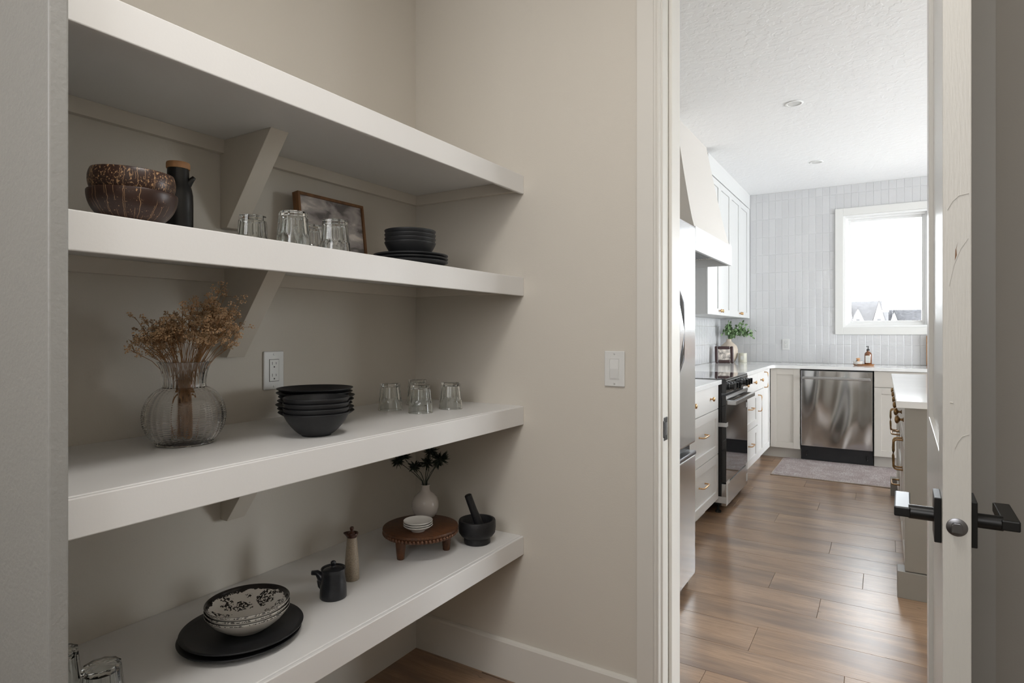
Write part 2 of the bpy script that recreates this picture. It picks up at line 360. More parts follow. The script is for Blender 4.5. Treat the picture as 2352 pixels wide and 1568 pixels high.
# ------------------------------------------------------------------ the setting
XW, YF, H = -1.594, 7.12, 2.77           # left wall, far wall, ceiling
YB0, YB1 = 1.86, 2.045                   # wall between pantry and kitchen
JL, JR, DH = -.588, .15, 2.44            # door opening
XR = 4.6
struct('wall_left', B().box(XW-.12, XW, -1.5, YF+.12, 0, H+.1), 'wall')
wf = struct('wall_far', B().box(XW-.12, -.354, YF, YF+.16, 0, H+.1).box(.389, 2.3, YF, YF+.16, 0, H+.1).box(4.3, XR+.12, YF, YF+.16, 0, H+.1).box(2.3, 4.3, YF, YF+.16, 0, .12).box(2.3, 4.3, YF, YF+.16, 2.42, H+.1).box(-.354, .389, YF, YF+.16, 0, 1.303).box(-.354, .389, YF, YF+.16, 2.452, H+.1), 'grout')
struct('wall_middle', B().box(XW, JL-.02, YB0, YB1, 0, H+.1).box(JR+.02, XR, YB0, YB1, 0, H+.1).box(JL-.02, JR+.02, YB0, YB1, DH+.02, H+.1), 'wall')
struct('wall_right', B().box(XR, XR+.15, YB1, 2.9, 0, H+.1).box(XR, XR+.15, 6.9, YF, 0, H+.1).box(XR, XR+.15, 2.9, 6.9, 0, .15).box(XR, XR+.15, 2.9, 6.9, 2.45, H+.1), 'wallk')
struct('wall_pantry_right', B().box(.30, .42, -1.5, YB0, 0, H+.1), 'wall')
struct('wall_near', B().box(XW, .30, -1.62, -1.5, 0, H+.1), 'wall')
struct('ceiling', B().box(XW-.12, XR+.15, -1.62, YF+.16, H, H+.1), 'ceil')
fl = struct('floor', B().box(XW-.12, XR+.15, -1.62, YF+.16, -.12, -.004), mat('subfloor', (.03, .02, .015), .9))
# planks run across the kitchen, parallel to the pantry's end wall
PW, PL, Y0 = .2235, 1.22, 2.507
joints = {0: -.453, 1: .25, 2: -.25, 3: -.48, 4: -.087, 5: .22, 6: -.262, 7: .06, 8: -.614, 9: .30, 10: -.397, 11: -.893, 12: -.18, 13: -.55, 14: .1, 15: -.35, 16: -.7}
lib = {}
def plank(x0, x1, y0, y1):
    g = .00045; key = (round(x1-x0, 3), round(y1-y0, 3))
    if key not in lib:
        lx, ly = x1-x0-2*g, y1-y0-2*g; c = .0010; b = B(); v = []
        for (dz, i) in ((-.006, 0), (-.0012, 0), (0, c)):
            v.append([b.bm.verts.new(p) for p in ((i, i, dz), (lx-i, i, dz), (lx-i, ly-i, dz), (i, ly-i, dz))])
        for a, d in zip(v, v[1:]):
            for k in range(4): b.bm.faces.new((a[k], a[(k+1) % 4], d[(k+1) % 4], d[k]))
        b.bm.faces.new(v[2]); o = obj('plank', b, 'plank', fl, loc=(x0+g, y0+g, 0)); lib[key] = o.data; return o
    o = bpy.data.objects.new('plank', lib[key]); C.objects.link(o); o.parent = fl; o.location = (x0+g, y0+g, 0); return o
k = -10
while Y0+k*PW < YF:
    y0 = Y0+k*PW; y1 = min(y0+PW, YF); xo = joints.get(k, round(rnd.uniform(-.6, .5), 2)); xa = XW; xb = xo
    while xb-PL > XW: xb -= PL
    xmax = XR if y0 > YB0-.3 else .30
    xmax = min(xmax, 3.2)
    if y1 > -.6:
        while xa < xmax-.01:
            xe = min(xb, xmax)
            if xe-xa > .05: plank(xa, xe, y0, y1)
            xa = xe; xb = xe+PL
    k += 1
# far-wall tiles, stacked upright
TW, TH = .0655, .195
WX0, WX1, WZ0, WZ1 = -.428, .463, 1.228, 2.527
tl = {}
def tile(x0, x1, z0, z1):
    g = .0006; key = (round(x1-x0, 3), round(z1-z0, 3))
    if key not in tl:
        lx, lz = x1-x0-2*g, z1-z0-2*g; c = .0026; b = B(); v = []
        for (dy, i) in ((0, 0), (-.0012, 0), (-.0026, c)):
            v.append([b.bm.verts.new(p) for p in ((i, dy, i), (lx-i, dy, i), (lx-i, dy, lz-i), (i, dy, lz-i))])
        for a, d in zip(v, v[1:]):
            for q in range(4): b.bm.faces.new((a[q], a[(q+1) % 4], d[(q+1) % 4], d[q]))
        b.bm.faces.new(v[2]); o = obj('tile', b, 'tile', wf, loc=(x0+g, YF, z0+g)); tl[key] = o.data
    else:
        o = bpy.data.objects.new('tile', tl[key]); C.objects.link(o); o.parent = wf; o.location = (x0+g, YF, z0+g)
    o.rotation_euler = (R(rnd.uniform(-.12, .12)), 0, R(rnd.uniform(-.25, .25))); return o
def tiles(x0, x1, z0, z1):
    z = z0
    while z < z1-.002:
        ze = min(z+TH, z1); x = x0
        while x < x1-.002:
            xe = min(x+TW, x1); a, b_, c_, d_ = x, xe, z, ze
            if not (xe < -1.25 and z > 1.45):
                if xe > WX0 and x < WX1 and ze > WZ0 and z < WZ1:        # trimmed at the window casing
                    if x < WX0-.004: tile(x, WX0, z, ze); a = WX0
                    if xe > WX1+.004: tile(WX1, xe, z, ze); b_ = WX1
                    if z < WZ0-.004: tile(a, b_, z, WZ0)
                    if ze > WZ1+.004: tile(a, b_, WZ1, ze)
                else: tile(a, b_, c_, d_)
            x = xe
        z = ze
tiles(XW, .70, .925, H)
tb = B()
y = 3.1
while y < YF-.01:
    ztop = 1.405 if y > 5.2 or y < 4.05 else 1.83
    z = .925
    while z < ztop-.01:
        tb.box(XW, XW+.008, y+.0009, y+TW-.0009, z+.0009, min(z+TH, ztop)-.0009); z += TH
    y += TW
obj('tiles', tb, 'tile', bpy.data.objects['wall_left'], kind='stuff', bevel=.0015, seg=1)

# kitchen window
wn = struct('window_1', B().frame(WX0, WX1, WZ0, WZ1, YF-.018, YF, .074), 'wintrim', bevel=.002)
obj('window_frame', B().frame(-.354, .389, 1.302, 2.453, YF-.006, YF+.10, .022).frame(-.332, .367, 1.324, 2.431, YF+.03, YF+.10, .022).frame(-.31, .345, 1.346, 2.409, YF+.045, YF+.10, .024), 'white', wn, bevel=.002)
obj('pane', B().box(-.286, .321, YF+.07, YF+.074, 1.37, 2.385), 'pane', wn)
w2 = struct('window_2', B().frame(2.9, 6.9, .15, 2.45, -.05, .08, .06).box(4.20, 4.26, -.05, .08, .2, 2.4).box(5.54, 5.60, -.05, .08, .2, 2.4), 'white')
w2.location = (XR+.06, 0, 0); w2.rotation_euler = (0, 0, R(90)); w2.location = (XR+.06, 0, 0)
obj('pane', B().box(2.96, 6.84, 0, .004, .21, 2.39), 'pane', w2)
w3 = struct('window_added', B().frame(2.3, 4.3, .12, 2.42, YF-.006, YF+.12, .06).box(3.27, 3.33, YF+.02, YF+.10, .18, 2.36), 'white')  # unseen window added to send more daylight through the doorway
obj('pane', B().box(2.36, 4.24, YF+.07, YF+.074, .18, 2.36), 'pane', w3)

# doorway: jambs, stops, casings
def jamb(name, xj, sgn):
    b = B().box(min(xj, xj-sgn*.02), max(xj, xj-sgn*.02), YB0-.001, YB1+.001, 0, DH)
    o = struct(name, b, 'trim', bevel=.002)
    obj('door_stop', B().box(min(xj, xj+sgn*.012), max(xj, xj+sgn*.012), 1.915, 1.95, 0, DH), 'trim', o, bevel=.004)
    return o
jl = jamb('trim_1', JL, 1); jamb('trim_2', JR, -1)
struct('trim_3', B().box(JL, JR, YB0, YB1, DH, DH+.02), 'trim')
def casing(name, x0, x1, inner, ya, yb, face):    # moulded casing board: flat field and a stepped inner edge
    d = 1 if inner == x1 else -1; f = face
    prof = [(0, 0), (0, .014), (.052, .014), (.055, .0165), (.060, .0165), (.064, .012), (.069, .012), (.073, .006), (.0735, 0)]
    wd = abs(x1-x0); outer = x0 if d == 1 else x1
    poly = [(outer+d*p*wd/.0735, f*q) for p, q in prof]
    b = B().prism([(u, (ya+v)) for u, v in poly], 'z', 0, DH+.07); return struct(name, b, 'trim', autos=35)
casing('trim_4', -.668, -.594, -.594, YB0, 0, -1)
casing('trim_5', .156, .230, .156, YB0, 0, -1)
struct('trim_6', B().box(-.594, .156, YB0-.014, YB0, DH+.004, DH+.07), 'trim')
casing('trim_7', -.668, -.60, -.60, YB1, 0, 1); casing('trim_8', .156, .230, .156, YB1, 0, 1)
st = obj('strike_plate', B().box(-.592, -.5865, 1.868, 1.905, .908, .982), 'blkmetal', jl, bevel=.002)
obj('strike_lip', B().box(-.592, -.5845, 1.862, 1.871, .918, .972), 'blkmetal', jl, bevel=.003)
obj('strike_hole', B().box(-.5868, -.586, 1.880, 1.896, .925, .965), 'steeldk', st)

# baseboards
def bb(name, poly_y, x0=None, x1=None): pass
struct('baseboard_middle', B().prism([(YB0, 0), (YB0-.015, 0), (YB0-.015, .130), (YB0-.011, .137), (YB0-.004, .140), (YB0, .140)], 'x', XW+.015, -.668), 'trim')
struct('baseboard_left', B().prism([(XW, 0), (XW+.015, 0), (XW+.015, .130), (XW+.011, .137), (XW+.004, .140), (XW, .140)], 'y', .427, YB0-.0), 'trim')
struct('baseboard_right', B().box(.285, .30, -1.5, 1.86, 0, .14), 'trim')
# end panel that closes the shelves on the camera's side
ep = struct('wall_end', B().box(XW, -1.045, .400, .427, 0, H), 'panel', bevel=.0035, seg=3)

# ------------------------------------------------------------------ pantry shelves
XS = -1.093
def shelf(zt, label, zb):
    t = thing('wall_shelf', label, 'shelf', (XW, .427, zt), group='white pantry shelves')
    L = YB0-.427; D = XS-XW
    obj('board', B().box(0, D-.0125, 0, L, -.019, 0), 'shelf', t, bevel=.0022)
    obj('front_lip', B().box(D-.0115, D, 0, L, -.0665, -.0012), 'shelf', t, bevel=.0020, seg=2)
    obj('ledger', B().box(0, .019, .0, L, -.057, -.019), 'shelfin', t, bevel=.001)
    obj('ledger', B().box(.019, D-.014, L-.019, L, -.057, -.019), 'shelfin', t, bevel=.001)
    zl = -.019
    obj('bracket', B().prism([(0.0, zl), (.222, zl), (.030, zl-.247), (0.0, zl-.247)], 'y', .596, .652), 'shelfin', t, bevel=.001)
    return t
shelf(1.809, 'topmost white pantry shelf, empty on top, with a thick painted front edge', 0)
shelf(1.446, 'white pantry shelf holding coconut bowls, upturned tumblers and a small framed painting', 0)
shelf(.988, 'white pantry shelf at counter height holding the glass vase of dried flowers', 0)
shelf(.525, 'lowest white pantry shelf, holding the floral bowls and the wooden riser', 0)

# outlet and switch
def plate(name, label, cat, loc, rz, w_, h_):
    t = thing(name, label, cat, loc, rz)
    obj('cover_plate', B().box(-w_/2, w_/2, -.006, 0, -h_/2, h_/2), 'plastic', t, bevel=.003, seg=3)
    for s in (-1, 1): obj('screw', B().lathe([(0, 0), (.0033, 0), (.0028, .0012), (0, .0014)], 12).xf(Matrix.Translation((0, -.006, s*h_*.42)) @ Matrix.Rotation(R(90), 4, 'X')), 'screw', t)
    return t
def outlet(label, loc, rz, h_=.117, w_=.072):
    t = plate('power_outlet', label, 'outlet', loc, rz, w_, h_)
    f = obj('socket_insert', B().box(-.0165, .0165, -.0075, -.004, -.033, .033), 'plastic', t, bevel=.001)
    obj('recess_line', B().frame(-.0175, .0175, -.034, .034, -.0062, -.005, .001), 'slot', t)
    sl = B()
    for z in (-.018, .018):
        sl.box(-.0075, -.006, -.0077, -.007, z-.001, z+.008); sl.box(.0055, .007, -.0077, -.007, z, z+.007)
        sl.lathe([(.0024, 0), (.0024, .0002)], 10, (0, 0, 0))if 0 else sl.box(-.002, .002, -.0077, -.007, z-.0095, z-.0055)
    obj('slots', sl, 'slot', f); return t
outlet('white double power outlet on the beige wall above the third pantry shelf', (XW, 1.195, 1.134), R(90))
outlet('small white power outlet on the tiled kitchen wall above the dishwasher counter', (-.899, YF-.003, 1.118), 0)
t = plate('light_switch', 'white rocker light switch on the wall beside the doorway', 'light switch', (-.7475, YB0, 1.131), 0, .070, .116)
obj('switch_bezel', B().frame(-.0175, .0175, -.0345, .0345, -.0072, -.004, .002), 'plastic', t, bevel=.0005)
rk = B(); rk.prism([(-.005, -.0315), (-.0075, -.0315), (-.0098, 0), (-.0066, .0315), (-.005, .0315)], 'x', -.0145, .0145)
obj('rocker', rk, 'plastic', t, bevel=.0005)

# ------------------------------------------------------------------ pantry door, open towards the camera
dw, dt = .735, .0352
door = struct('door_1', B().box(0, .004, 0, .004, .0, .004), 'doorp')   # placeholder mesh replaced below
bpy.data.objects.remove(door)
def door_leaf():
    b = B(); st_, tr, lr, br = .115, .13, .16, .22; z0, z1 = .008, 2.432; rc = .009
    # stiles and rails, local: x across width (0 = latch edge), y thickness (0 = kitchen face), z up
    b.box(0, st_, 0, dt, z0, z1); b.box(dw-st_, dw, 0, dt, z0, z1)
    for a, c in ((z0, z0+br), (.89, 1.05), (z1-tr, z1)): b.box(st_, dw-st_, 0, dt, a, c)
    for a, c in ((z0+br, .89), (1.05, z1-tr)): b.box(st_, dw-st_, rc, dt-rc, a, c)
    return b
door = struct('door_1', door_leaf(), 'doorp', bevel=.0012)
ax, ay = .0765, 1.125; bx, by = .0945, 1.86
ang = math.atan2(by-ay, bx-ax)
# local +x runs from latch to hinge, local +y must point to the right (+X): mirror handled by building y negative
for v in door.data.vertices: v.co.y = -v.co.y
door.data.flip_normals()
door.location = (ax, ay, 0); door.rotation_euler = (0, 0, ang)
door.data.materials.append(M['doorface'])
for p in door.data.polygons:
    if abs(p.normal.x) < .5: p.material_index = 1
def lever(side):       # side +1: kitchen (left) face, local +y ; -1: pantry face
    y0 = 0 if side > 0 else -dt; s = side; zc = .957
    def by(a, b): return sorted((y0+s*a, y0+s*b))
    a, c = by(0, .0095)
    h = obj('lever_handle', B().box(.026, .094, a, c, zc-.035, zc+.035), 'blkmetal', door, bevel=.0012)
    m = B().tube([(.060, y0+s*.009, zc), (.060, y0+s*.043, zc)], [.0112, .0112], 24)
    obj('neck', m, 'blkmetal', h, autos=40)
    a, c = by(.040, .063)
    obj('lever', B().box(.048, .165, a, c, zc-.0078, zc+.0082), 'blkmetal', h, bevel=.0022, seg=3)
lever(1); lever(-1)
lp = obj('latch_plate', B().lathe([(0, 0), (.0135, 0), (.0135, .0008), (.0125, .0014), (0, .0014)], 40).xf(Matrix.Translation((0, -dt/2, .957)) @ Matrix.Rotation(R(-90), 4, 'Y')), 'steeldk', door, autos=40)
obj('latch_bolt', B().prism([(-.0065, -.007), (.0065, -.007), (.0065, .0045), (.004, .0075), (-.004, .0075), (-.0065, .0045)], 'x', -.009, 0).xf(Matrix.Translation((0, -dt/2, .957))), 'steeldk', lp, bevel=.0008)
# paint drips and a chip on the latch edge
dr = B()
def drip(pts, r): dr.tube([(-.0004, y_, z_) for y_, z_ in pts], r, 6, flat=.8)
drip([(-.006, 1.435), (-.012, 1.447), (-.020, 1.455), (-.032, 1.457)], .0005)
drip([(-.008, 1.32), (-.014, 1.352), (-.022, 1.375), (-.031, 1.39)], .0004)
drip([(-.015, 1.075), (-.019, 1.086), (-.024, 1.094), (-.032, 1.098)], .0005)
drip([(-.009, 1.144), (-.013, 1.144)], .001)
obj('paint_drips', dr, 'doorp', door, kind='stuff')
obj('paint_chip', B().prism([(-.0150, 1.358), (-.0175, 1.366), (-.0168, 1.376), (-.0190, 1.386), (-.0158, 1.374)], 'x', -.0002, .0006), 'framew', door, label='brown chip in the paint')

# ------------------------------------------------------------------ tableware builders
def bowl_prof(Rr, h, rf, t=.004, p=.85, fh=.003):
    o = [(0, .0015), (rf-.004, .0015), (rf-.003, 0), (rf, 0), (rf+.0005, fh)]; n = 14
    def rad(k):
        if p < 0: c_ = -p; return Rr*math.sqrt(max(0, 1-(-.86+(.86+c_)*k)**2))    # slice of a sphere
        return rf+(Rr-rf)*(.75*k**p+.25*math.sin(k*PI/2))
    for i in range(1, n+1): k = i/n; o.append((rad(k), fh+(h-fh)*k))
    Re = rad(1); o += [(Re-.0006, h+.0012), (Re-t*.6, h+.0013), (Re-t, h)]
    for i in range(n-1, -1, -1):
        k = i/n; o.append((max(0, rad(k)-t), fh+t*.8+(h-fh-t*.8)*k))
    o.append((0, fh+t*.8)); return o
def bowl(name, prof, m, seg=72): 
    o = obj(name, B().lathe(prof, seg), m, None, smooth=True); return o
def stack(proto, cat, locs, labels, group):
    for i, (l, lab) in enumerate(zip(locs, labels)):
        o = proto if i == 0 else dup(proto, l)
        o.location = l; tag(o, lab, cat, group)
ordn = ['lowest', 'second from the bottom', 'third from the bottom', 'fourth from the bottom', 'fifth from the bottom', 'sixth from the bottom', 'top']

# shelf two (z = 1.446)
Z2 = 1.446
cb = bowl('coconut_bowl', bowl_prof(.0735, .060, .036, .0045, p=-.02), 'coco2', 64); cb.location = (-1.190, .590, Z2)
tag(cb, 'lower coconut-shell bowl with thin pale streaks, at the left end of the upper shelf', 'bowl', 'coconut bowls')
ct = bowl('coconut_bowl', bowl_prof(.0705, .068, .034, .0045, p=-.30), 'coco1', 64); ct.location = (-1.190, .588, Z2+.0300)
ct.rotation_euler = (R(1.5), R(2), R(40))
tag(ct, 'upper coconut-shell bowl, heavily speckled, nested in the other coconut bowl', 'bowl', 'coconut bowls')
t = thing('oil_jug', 'black ceramic oil jug with light wooden lid behind the coconut bowls', 'jug', (-1.350, .765, Z2))
b = B().lathe([(0, 0), (.029, 0), (.0305, .002), (.0305, .095), (.030, .112), (.0280, .124), (.0245, .136), (.0225, .150), (.0220, .170), (.0200, .170), (.0200, .14), (0, .14)], 56)
obj('body', b, 'blkmetal', t, autos=50)
obj('spout', B().tube([(.012, .012, .132), (.016, .016, .141), (.0205, .0205, .149), (.0235, .0235, .154)], [.009, .0075, .0055, .0042], 14), 'blkmetal', t, smooth=True)
obj('lid', B().lathe([(0, .170), (.0235, .170), (.0242, .172), (.0242, .181), (.0232, .184), (0, .184)], 48), 'lidwood', t, autos=40)

def tumbler():
    Hh, R0, R1 = .090, .0315, .0405; prof = []; n = 22
    zs = [0, .001, .003]+[.006+.084*i/n for i in range(n+1)]
    for z in zs: prof.append((R0+(R1-R0)*z/Hh-(.002 if z < .001 else 0), z))
    prof += [(R1-.0004, Hh+.0006), (R1-.0020, Hh+.0006)]
    inner = []
    for i in range(16):
        z = Hh-(Hh-.013)*i/15; inner.append((R0+(R1-R0)*z/Hh-.0022-.0016*(1-z/Hh), z))
    prof = prof+inner+[(.020, .0105), (0, .010)]; no = len(zs)
    def rf(a, r, z, i):
        k = 1 if z < .054 else max(0, 1-(z-.054)/.005)
        q = (a % (2*PI/10))-PI/10; fac = math.cos(PI/10)/math.cos(q)
        if i < no: return r*(1+.012*k-k*.070*math.cos(q/(PI/10)*PI/2)) if k > 0 else r
        return r
    b = B().lathe([(0, 0)]+prof, 100, rf=lambda a, r, z, i: rf(a, r, z, i-1)); b.xf(Matrix.Rotation(PI, 4, 'X')); b.xf(Matrix.Translation((0, 0, .0906))); return b
gl = obj('glass_tumbler', tumbler(), 'glass', smooth=True); gl.data.set_sharp_from_angle(angle=R(28))
gpos = [((-1.326, .936, Z2), 3, 'upturned clear tumbler standing alone left of the two before the painting'),
        ((-1.200, .957, Z2), 12, 'upturned clear tumbler, tallest looking one near the left edge of the small painting'),
        ((-1.312, 1.100, Z2), 20, 'upturned clear tumbler half hidden behind another, close to the painting'),
        ((-1.200, 1.085, Z2), 31, 'upturned clear tumbler directly before the middle of the small painting'),
        ((-1.421, 1.527, .988), 5, 'upturned clear tumbler on the third shelf nearest the stacked bowls'),
        ((-1.449, 1.700, .988), 17, 'upturned clear tumbler at the back of the third shelf group, mostly hidden'),
        ((-1.290, 1.529, .988), 26, 'upturned clear tumbler at the front of the third shelf group'),
        ((-1.268, 1.662, .988), 9, 'upturned clear tumbler on the third shelf nearest the doorway wall'),
        ((-1.400, .555, .525), 14, 'upturned clear tumbler on the lowest shelf against the end panel'),
        ((-1.275, .575, .525), 2, 'upturned clear tumbler on the lowest shelf, cut off by the bottom of the picture')]
for i, (l, a, lab) in enumerate(gpos):
    o = gl if i == 0 else dup(gl, l); o.location = l; o.rotation_euler = (0, 0, R(a)); tag(o, lab, 'glass', 'upturned glass tumblers')

# framed painting leaning on the wall; local: x along wall, front faces -y
def framed(name, label, loc, rz, tilt, w_, h_, d_, fw, fm, am, cat, rb=.001):
    t = thing(name, label, cat, loc, rz); t.rotation_euler = (R(tilt), 0, rz)
    obj('frame', B().frame(-w_/2, w_/2, 0, h_, 0, d_, fw), fm, t, bevel=rb)
    obj('artwork', B().box(-w_/2+fw, w_/2-fw, .006, .012, fw, h_-fw), am, t)
    return t
t = framed('framed_painting', 'small cloudy-sky painting in a slim brown wood frame leaning on the wall', (-1.500, 1.372, Z2+.001), R(90), -7, .275, .240, .026, .009, 'framew', 'painting', 'painting')

pl = bowl('dinner_plate', [(0, .001), (.062, .001), (.064, 0), (.067, 0), (.068, .003), (.098, .007), (.1105, .0125), (.1115, .0145), (.1105, .016), (.098, .0105), (.066, .006), (0, .005)], 'dishblk', 96)
stack(pl, 'plate', [(-1.212, 1.392, Z2+.0095*i) for i in range(3)],
      ['matte black plate at the bottom of the upper shelf stack', 'matte black plate in the middle of three under the small bowls', 'matte black plate on top of three, directly under the small bowls'], 'black plates on the upper shelf')
sb = bowl('small_bowl', bowl_prof(.0765, .044, .050, .0035, p=.75), 'dishblk')
stack(sb, 'bowl', [(-1.212, 1.389, Z2+.027+.0118*i) for i in range(4)],
      ['small matte black bowl, bottom of four on the plates', 'small matte black bowl, second from bottom of four on the plates', 'small matte black bowl, third from bottom of four on the plates', 'small matte black bowl, topmost of four on the plates'], 'small black bowls on plates')

# shelf three (z = .988)
Z3 = .988
fb = bowl('cereal_bowl', bowl_prof(.0815, .058, .036, .003, p=.62), 'dishblk', 96)
stack(fb, 'bowl', [(-1.234, 1.055, Z3+.0128*i) for i in range(4)],
      ['matte black deep bowl at the bottom of the front stack of four', 'matte black deep bowl, second from bottom of the front stack', 'matte black deep bowl, third from bottom of the front stack', 'matte black deep bowl on top of the front stack of four'], 'black bowls in the front stack')
wb = bowl('pasta_bowl', bowl_prof(.1065, .034, .050, .003, p=1.0), 'dishblk', 96)
stack(wb, 'bowl', [(-1.404+.0025*math.sin(i*2.1), 1.198+.003*math.cos(i*1.7), Z3+.0112*i) for i in range(7)],
      [f'wide shallow black bowl in the rear stack, {o_}' for o_ in ordn], 'wide black bowls in the rear stack')

# ribbed glass vase
def vase():
    RB, ZC_, HB = .0875, .066, .070; out = [(.050, 0), (.056, .001), (.062, .004)]; n = 60
    for i in range(n+1):
        a = -1.06+(1.06+1.02)*i/n; out.append((RB*math.cos(a)**.72 if a > -.9 else .062+(RB*math.cos(.9)**.72-.062)*(a+1.06)/.16, ZC_+HB*math.sin(a)*1.06))
    zt = out[-1][1]; rt = .0445
    out += [(rt+.006, zt+.0030), (rt, zt+.0045)]
    neck = [(.0435, zt+.012), (.0440, zt+.022), (.0460, zt+.035), (.0490, zt+.047), (.0530, zt+.058), (.0560, .1925)]
    o = out+neck; inn = [(max(r-.0034, .001), z) for r, z in reversed(o[3:])]; return o+[(.0558, .1935), (.0532, .1935)]+inn+[(.045, .009), (0, .008)], zt
prof, zt = vase()
dp = []
for (r0, z0), (r1, z1) in zip(prof, prof[1:]):
    n = max(1, int(abs(z1-z0)/.0011)); dp += [(r0+(r1-r0)*i/n, z0+(z1-z0)*i/n) for i in range(n)]
dp.append(prof[-1])
nout = next(i for i, p in enumerate(dp) if p[1] > .193)
def rf2(a, r, z, i):
    if i > nout or z < .004: return r
    if z > zt+.004: return r*(1+.040*abs(math.sin(a*17)))
    q = int(a*36/(2*PI)) % 2
    return r*(1+.016*abs(math.sin(a*18)))+.00055*math.sin(z*2*PI/.0050+PI*q)
vs = obj('glass_vase', B().lathe(dp, 216, rf=rf2), 'vaseglass', smooth=True); vs.location = (-1.405, .812, Z3)
tag(vs, 'round ribbed clear glass vase with a flared neck, holding dried flowers', 'vase')

def dried():
    r = random.Random(3); st_ = B(); bl = B()
    rr = Vector((.852, .523, 0)); ff = Vector((-.523, .852, 0))
    def pt(u, v, d): return rr*u+ff*d+Vector((0, 0, v))        # u sideways, v height, d depth
    targets = []
    for i in range(64):
        a = r.uniform(-1, 1); spread = a*1.0
        u = -.098+.226*(a*.5+.5)+r.uniform(-.012, .012)
        top = .335-.10*abs(a-.25)**1.3+(.025 if a > .1 else 0); v = r.uniform(.235 if abs(a) < .8 else .25, top)
        targets.append((u, v, r.uniform(-.07, .06)))
    targets += [(.088, .375, 0), (.095, .365, .02), (.080, .350, .01), (-.116, .295, 0), (-.104, .285, .02), (.125, .335, .0), (.118, .325, .02), (-.088, .205, .01), (-.068, .215, 0), (.115, .30, -.02)]
    for (u, v, d) in targets:
        base = pt(r.uniform(-.022, .022), .014, r.uniform(-.022, .022)); k = r.uniform(.0, .018)
        neck = pt(u*.12+r.uniform(-.012, .012), .145, d*.15+r.uniform(-.01, .01)); tip = pt(u, v, d)
        mid = neck.lerp(tip, .5)+Vector((0, 0, .012))
        st_.tube([base, (base+neck)/2, neck, mid, tip], [.0011, .0010, .0009, .0007, .0005], 4)
        for j in range(r.randint(7, 10)):
            s0 = mid.lerp(tip, r.uniform(.25, .95)); dirv = (tip-neck).normalized()
            e = s0+(dirv*.5+Vector((r.uniform(-1, 1), r.uniform(-1, 1), r.uniform(-.1, 1))).normalized()).normalized()*r.uniform(.015, .030)
            st_.tube([s0, (s0+e)/2+Vector((0, 0, .002)), e], [.0005, .0004, .0003], 3)
            for q in range(r.randint(9, 14)):
                p = e+Vector((r.uniform(-1, 1), r.uniform(-1, 1), r.uniform(-.6, 1)))*.0062
                bl.ball(p, r.uniform(.0012, .0023), 1, (1, 1, .85))
    return st_, bl
t = thing('dried_flowers', 'bunch of brown dried baby\'s breath flowers standing in the ribbed glass vase', 'flowers', (-1.405, .812, Z3))
s_, b_ = dried()
obj('stems', s_, 'stem', t, kind='stuff'); obj('blossoms', b_, 'blossom', t, kind='stuff', smooth=True)

# shelf four (z = .525)
Z4 = .525
bp_ = bowl('serving_plate', [(0, .002), (.085, .002), (.087, 0), (.090, 0), (.092, .004), (.125, .009), (.1355, .013), (.1365, .015), (.1355, .0165), (.124, .0125), (.09, .0075), (0, .006)], 'dishblk', 96)
stack(bp_, 'plate', [(-1.302, .888, Z4), (-1.300, .892, Z4+.0125)], ['large matte black plate resting directly on the lowest shelf', 'large matte black plate on top, directly beneath the floral bowls'], 'large black plates on the lowest shelf')
flb = bowl('floral_bowl', [(0, .0015), (.040, .0015), (.042, 0), (.045, 0), (.047, .003), (.066, .013), (.082, .027), (.0915, .040), (.0948, .0460), (.0945, .0472), (.0930, .0472), (.0900, .0425), (.0795, .029), (.063, .0165), (.043, .0085), (0, .007)], 'floral', 96)
stack(flb, 'bowl', [(-1.296, .902, Z4+.0205+.0090*i) for i in range(3)], ['white bowl at the bottom of three on the black plates', 'white bowl with patterned rim, middle of three on the black plates', 'white bowl with black flower print inside, topmost of three'], 'floral bowls on the black plates')
for i, o in enumerate([o for o in C.objects if o.name.startswith('floral_bowl')]): o.rotation_euler = (0, 0, R(40*i))

t = thing('soy_pot', 'small black glazed soy sauce pot with side spout and knobbed lid', 'pot', (-1.286, 1.157, Z4))
obj('body', B().lathe([(0, 0), (.034, 0), (.0360, .002), (.0358, .014), (.0350, .030), (.0325, .050), (.0305, .066), (.0315, .074), (.0330, .078), (.0325, .080), (.0300, .0785), (.0275, .072), (0, .070)], 56), 'soy', t, smooth=True)
dl = Vector((-.852, -.523, 0))
obj('spout', B().tube([tuple(dl*.022+Vector((0, 0, .040))), tuple(dl*.034+Vector((0, 0, .056))), tuple(dl*.045+Vector((0, 0, .066))), tuple(dl*.059+Vector((0, 0, .0655)))], [.018, .012, .0075, .0062], 18), 'soy', t, smooth=True)
obj('spout', B().tube([tuple(dl*.030+Vector((0, 0, .018))), tuple(dl*.033+Vector((0, 0, .03))), tuple(dl*.035+Vector((0, 0, .046)))], [.004, .009, .010], 14), 'soy', t, smooth=True, label='bulge below the spout')
ld = obj('lid', B().lathe([(0, .0735), (.0275, .0735), (.0285, .0755), (.0270, .078), (.012, .0815), (.0055, .083), (.0050, .087), (.0072, .092), (.0068, .0965), (.004, .099), (0, .0995)], 48), 'soy', t, smooth=True)

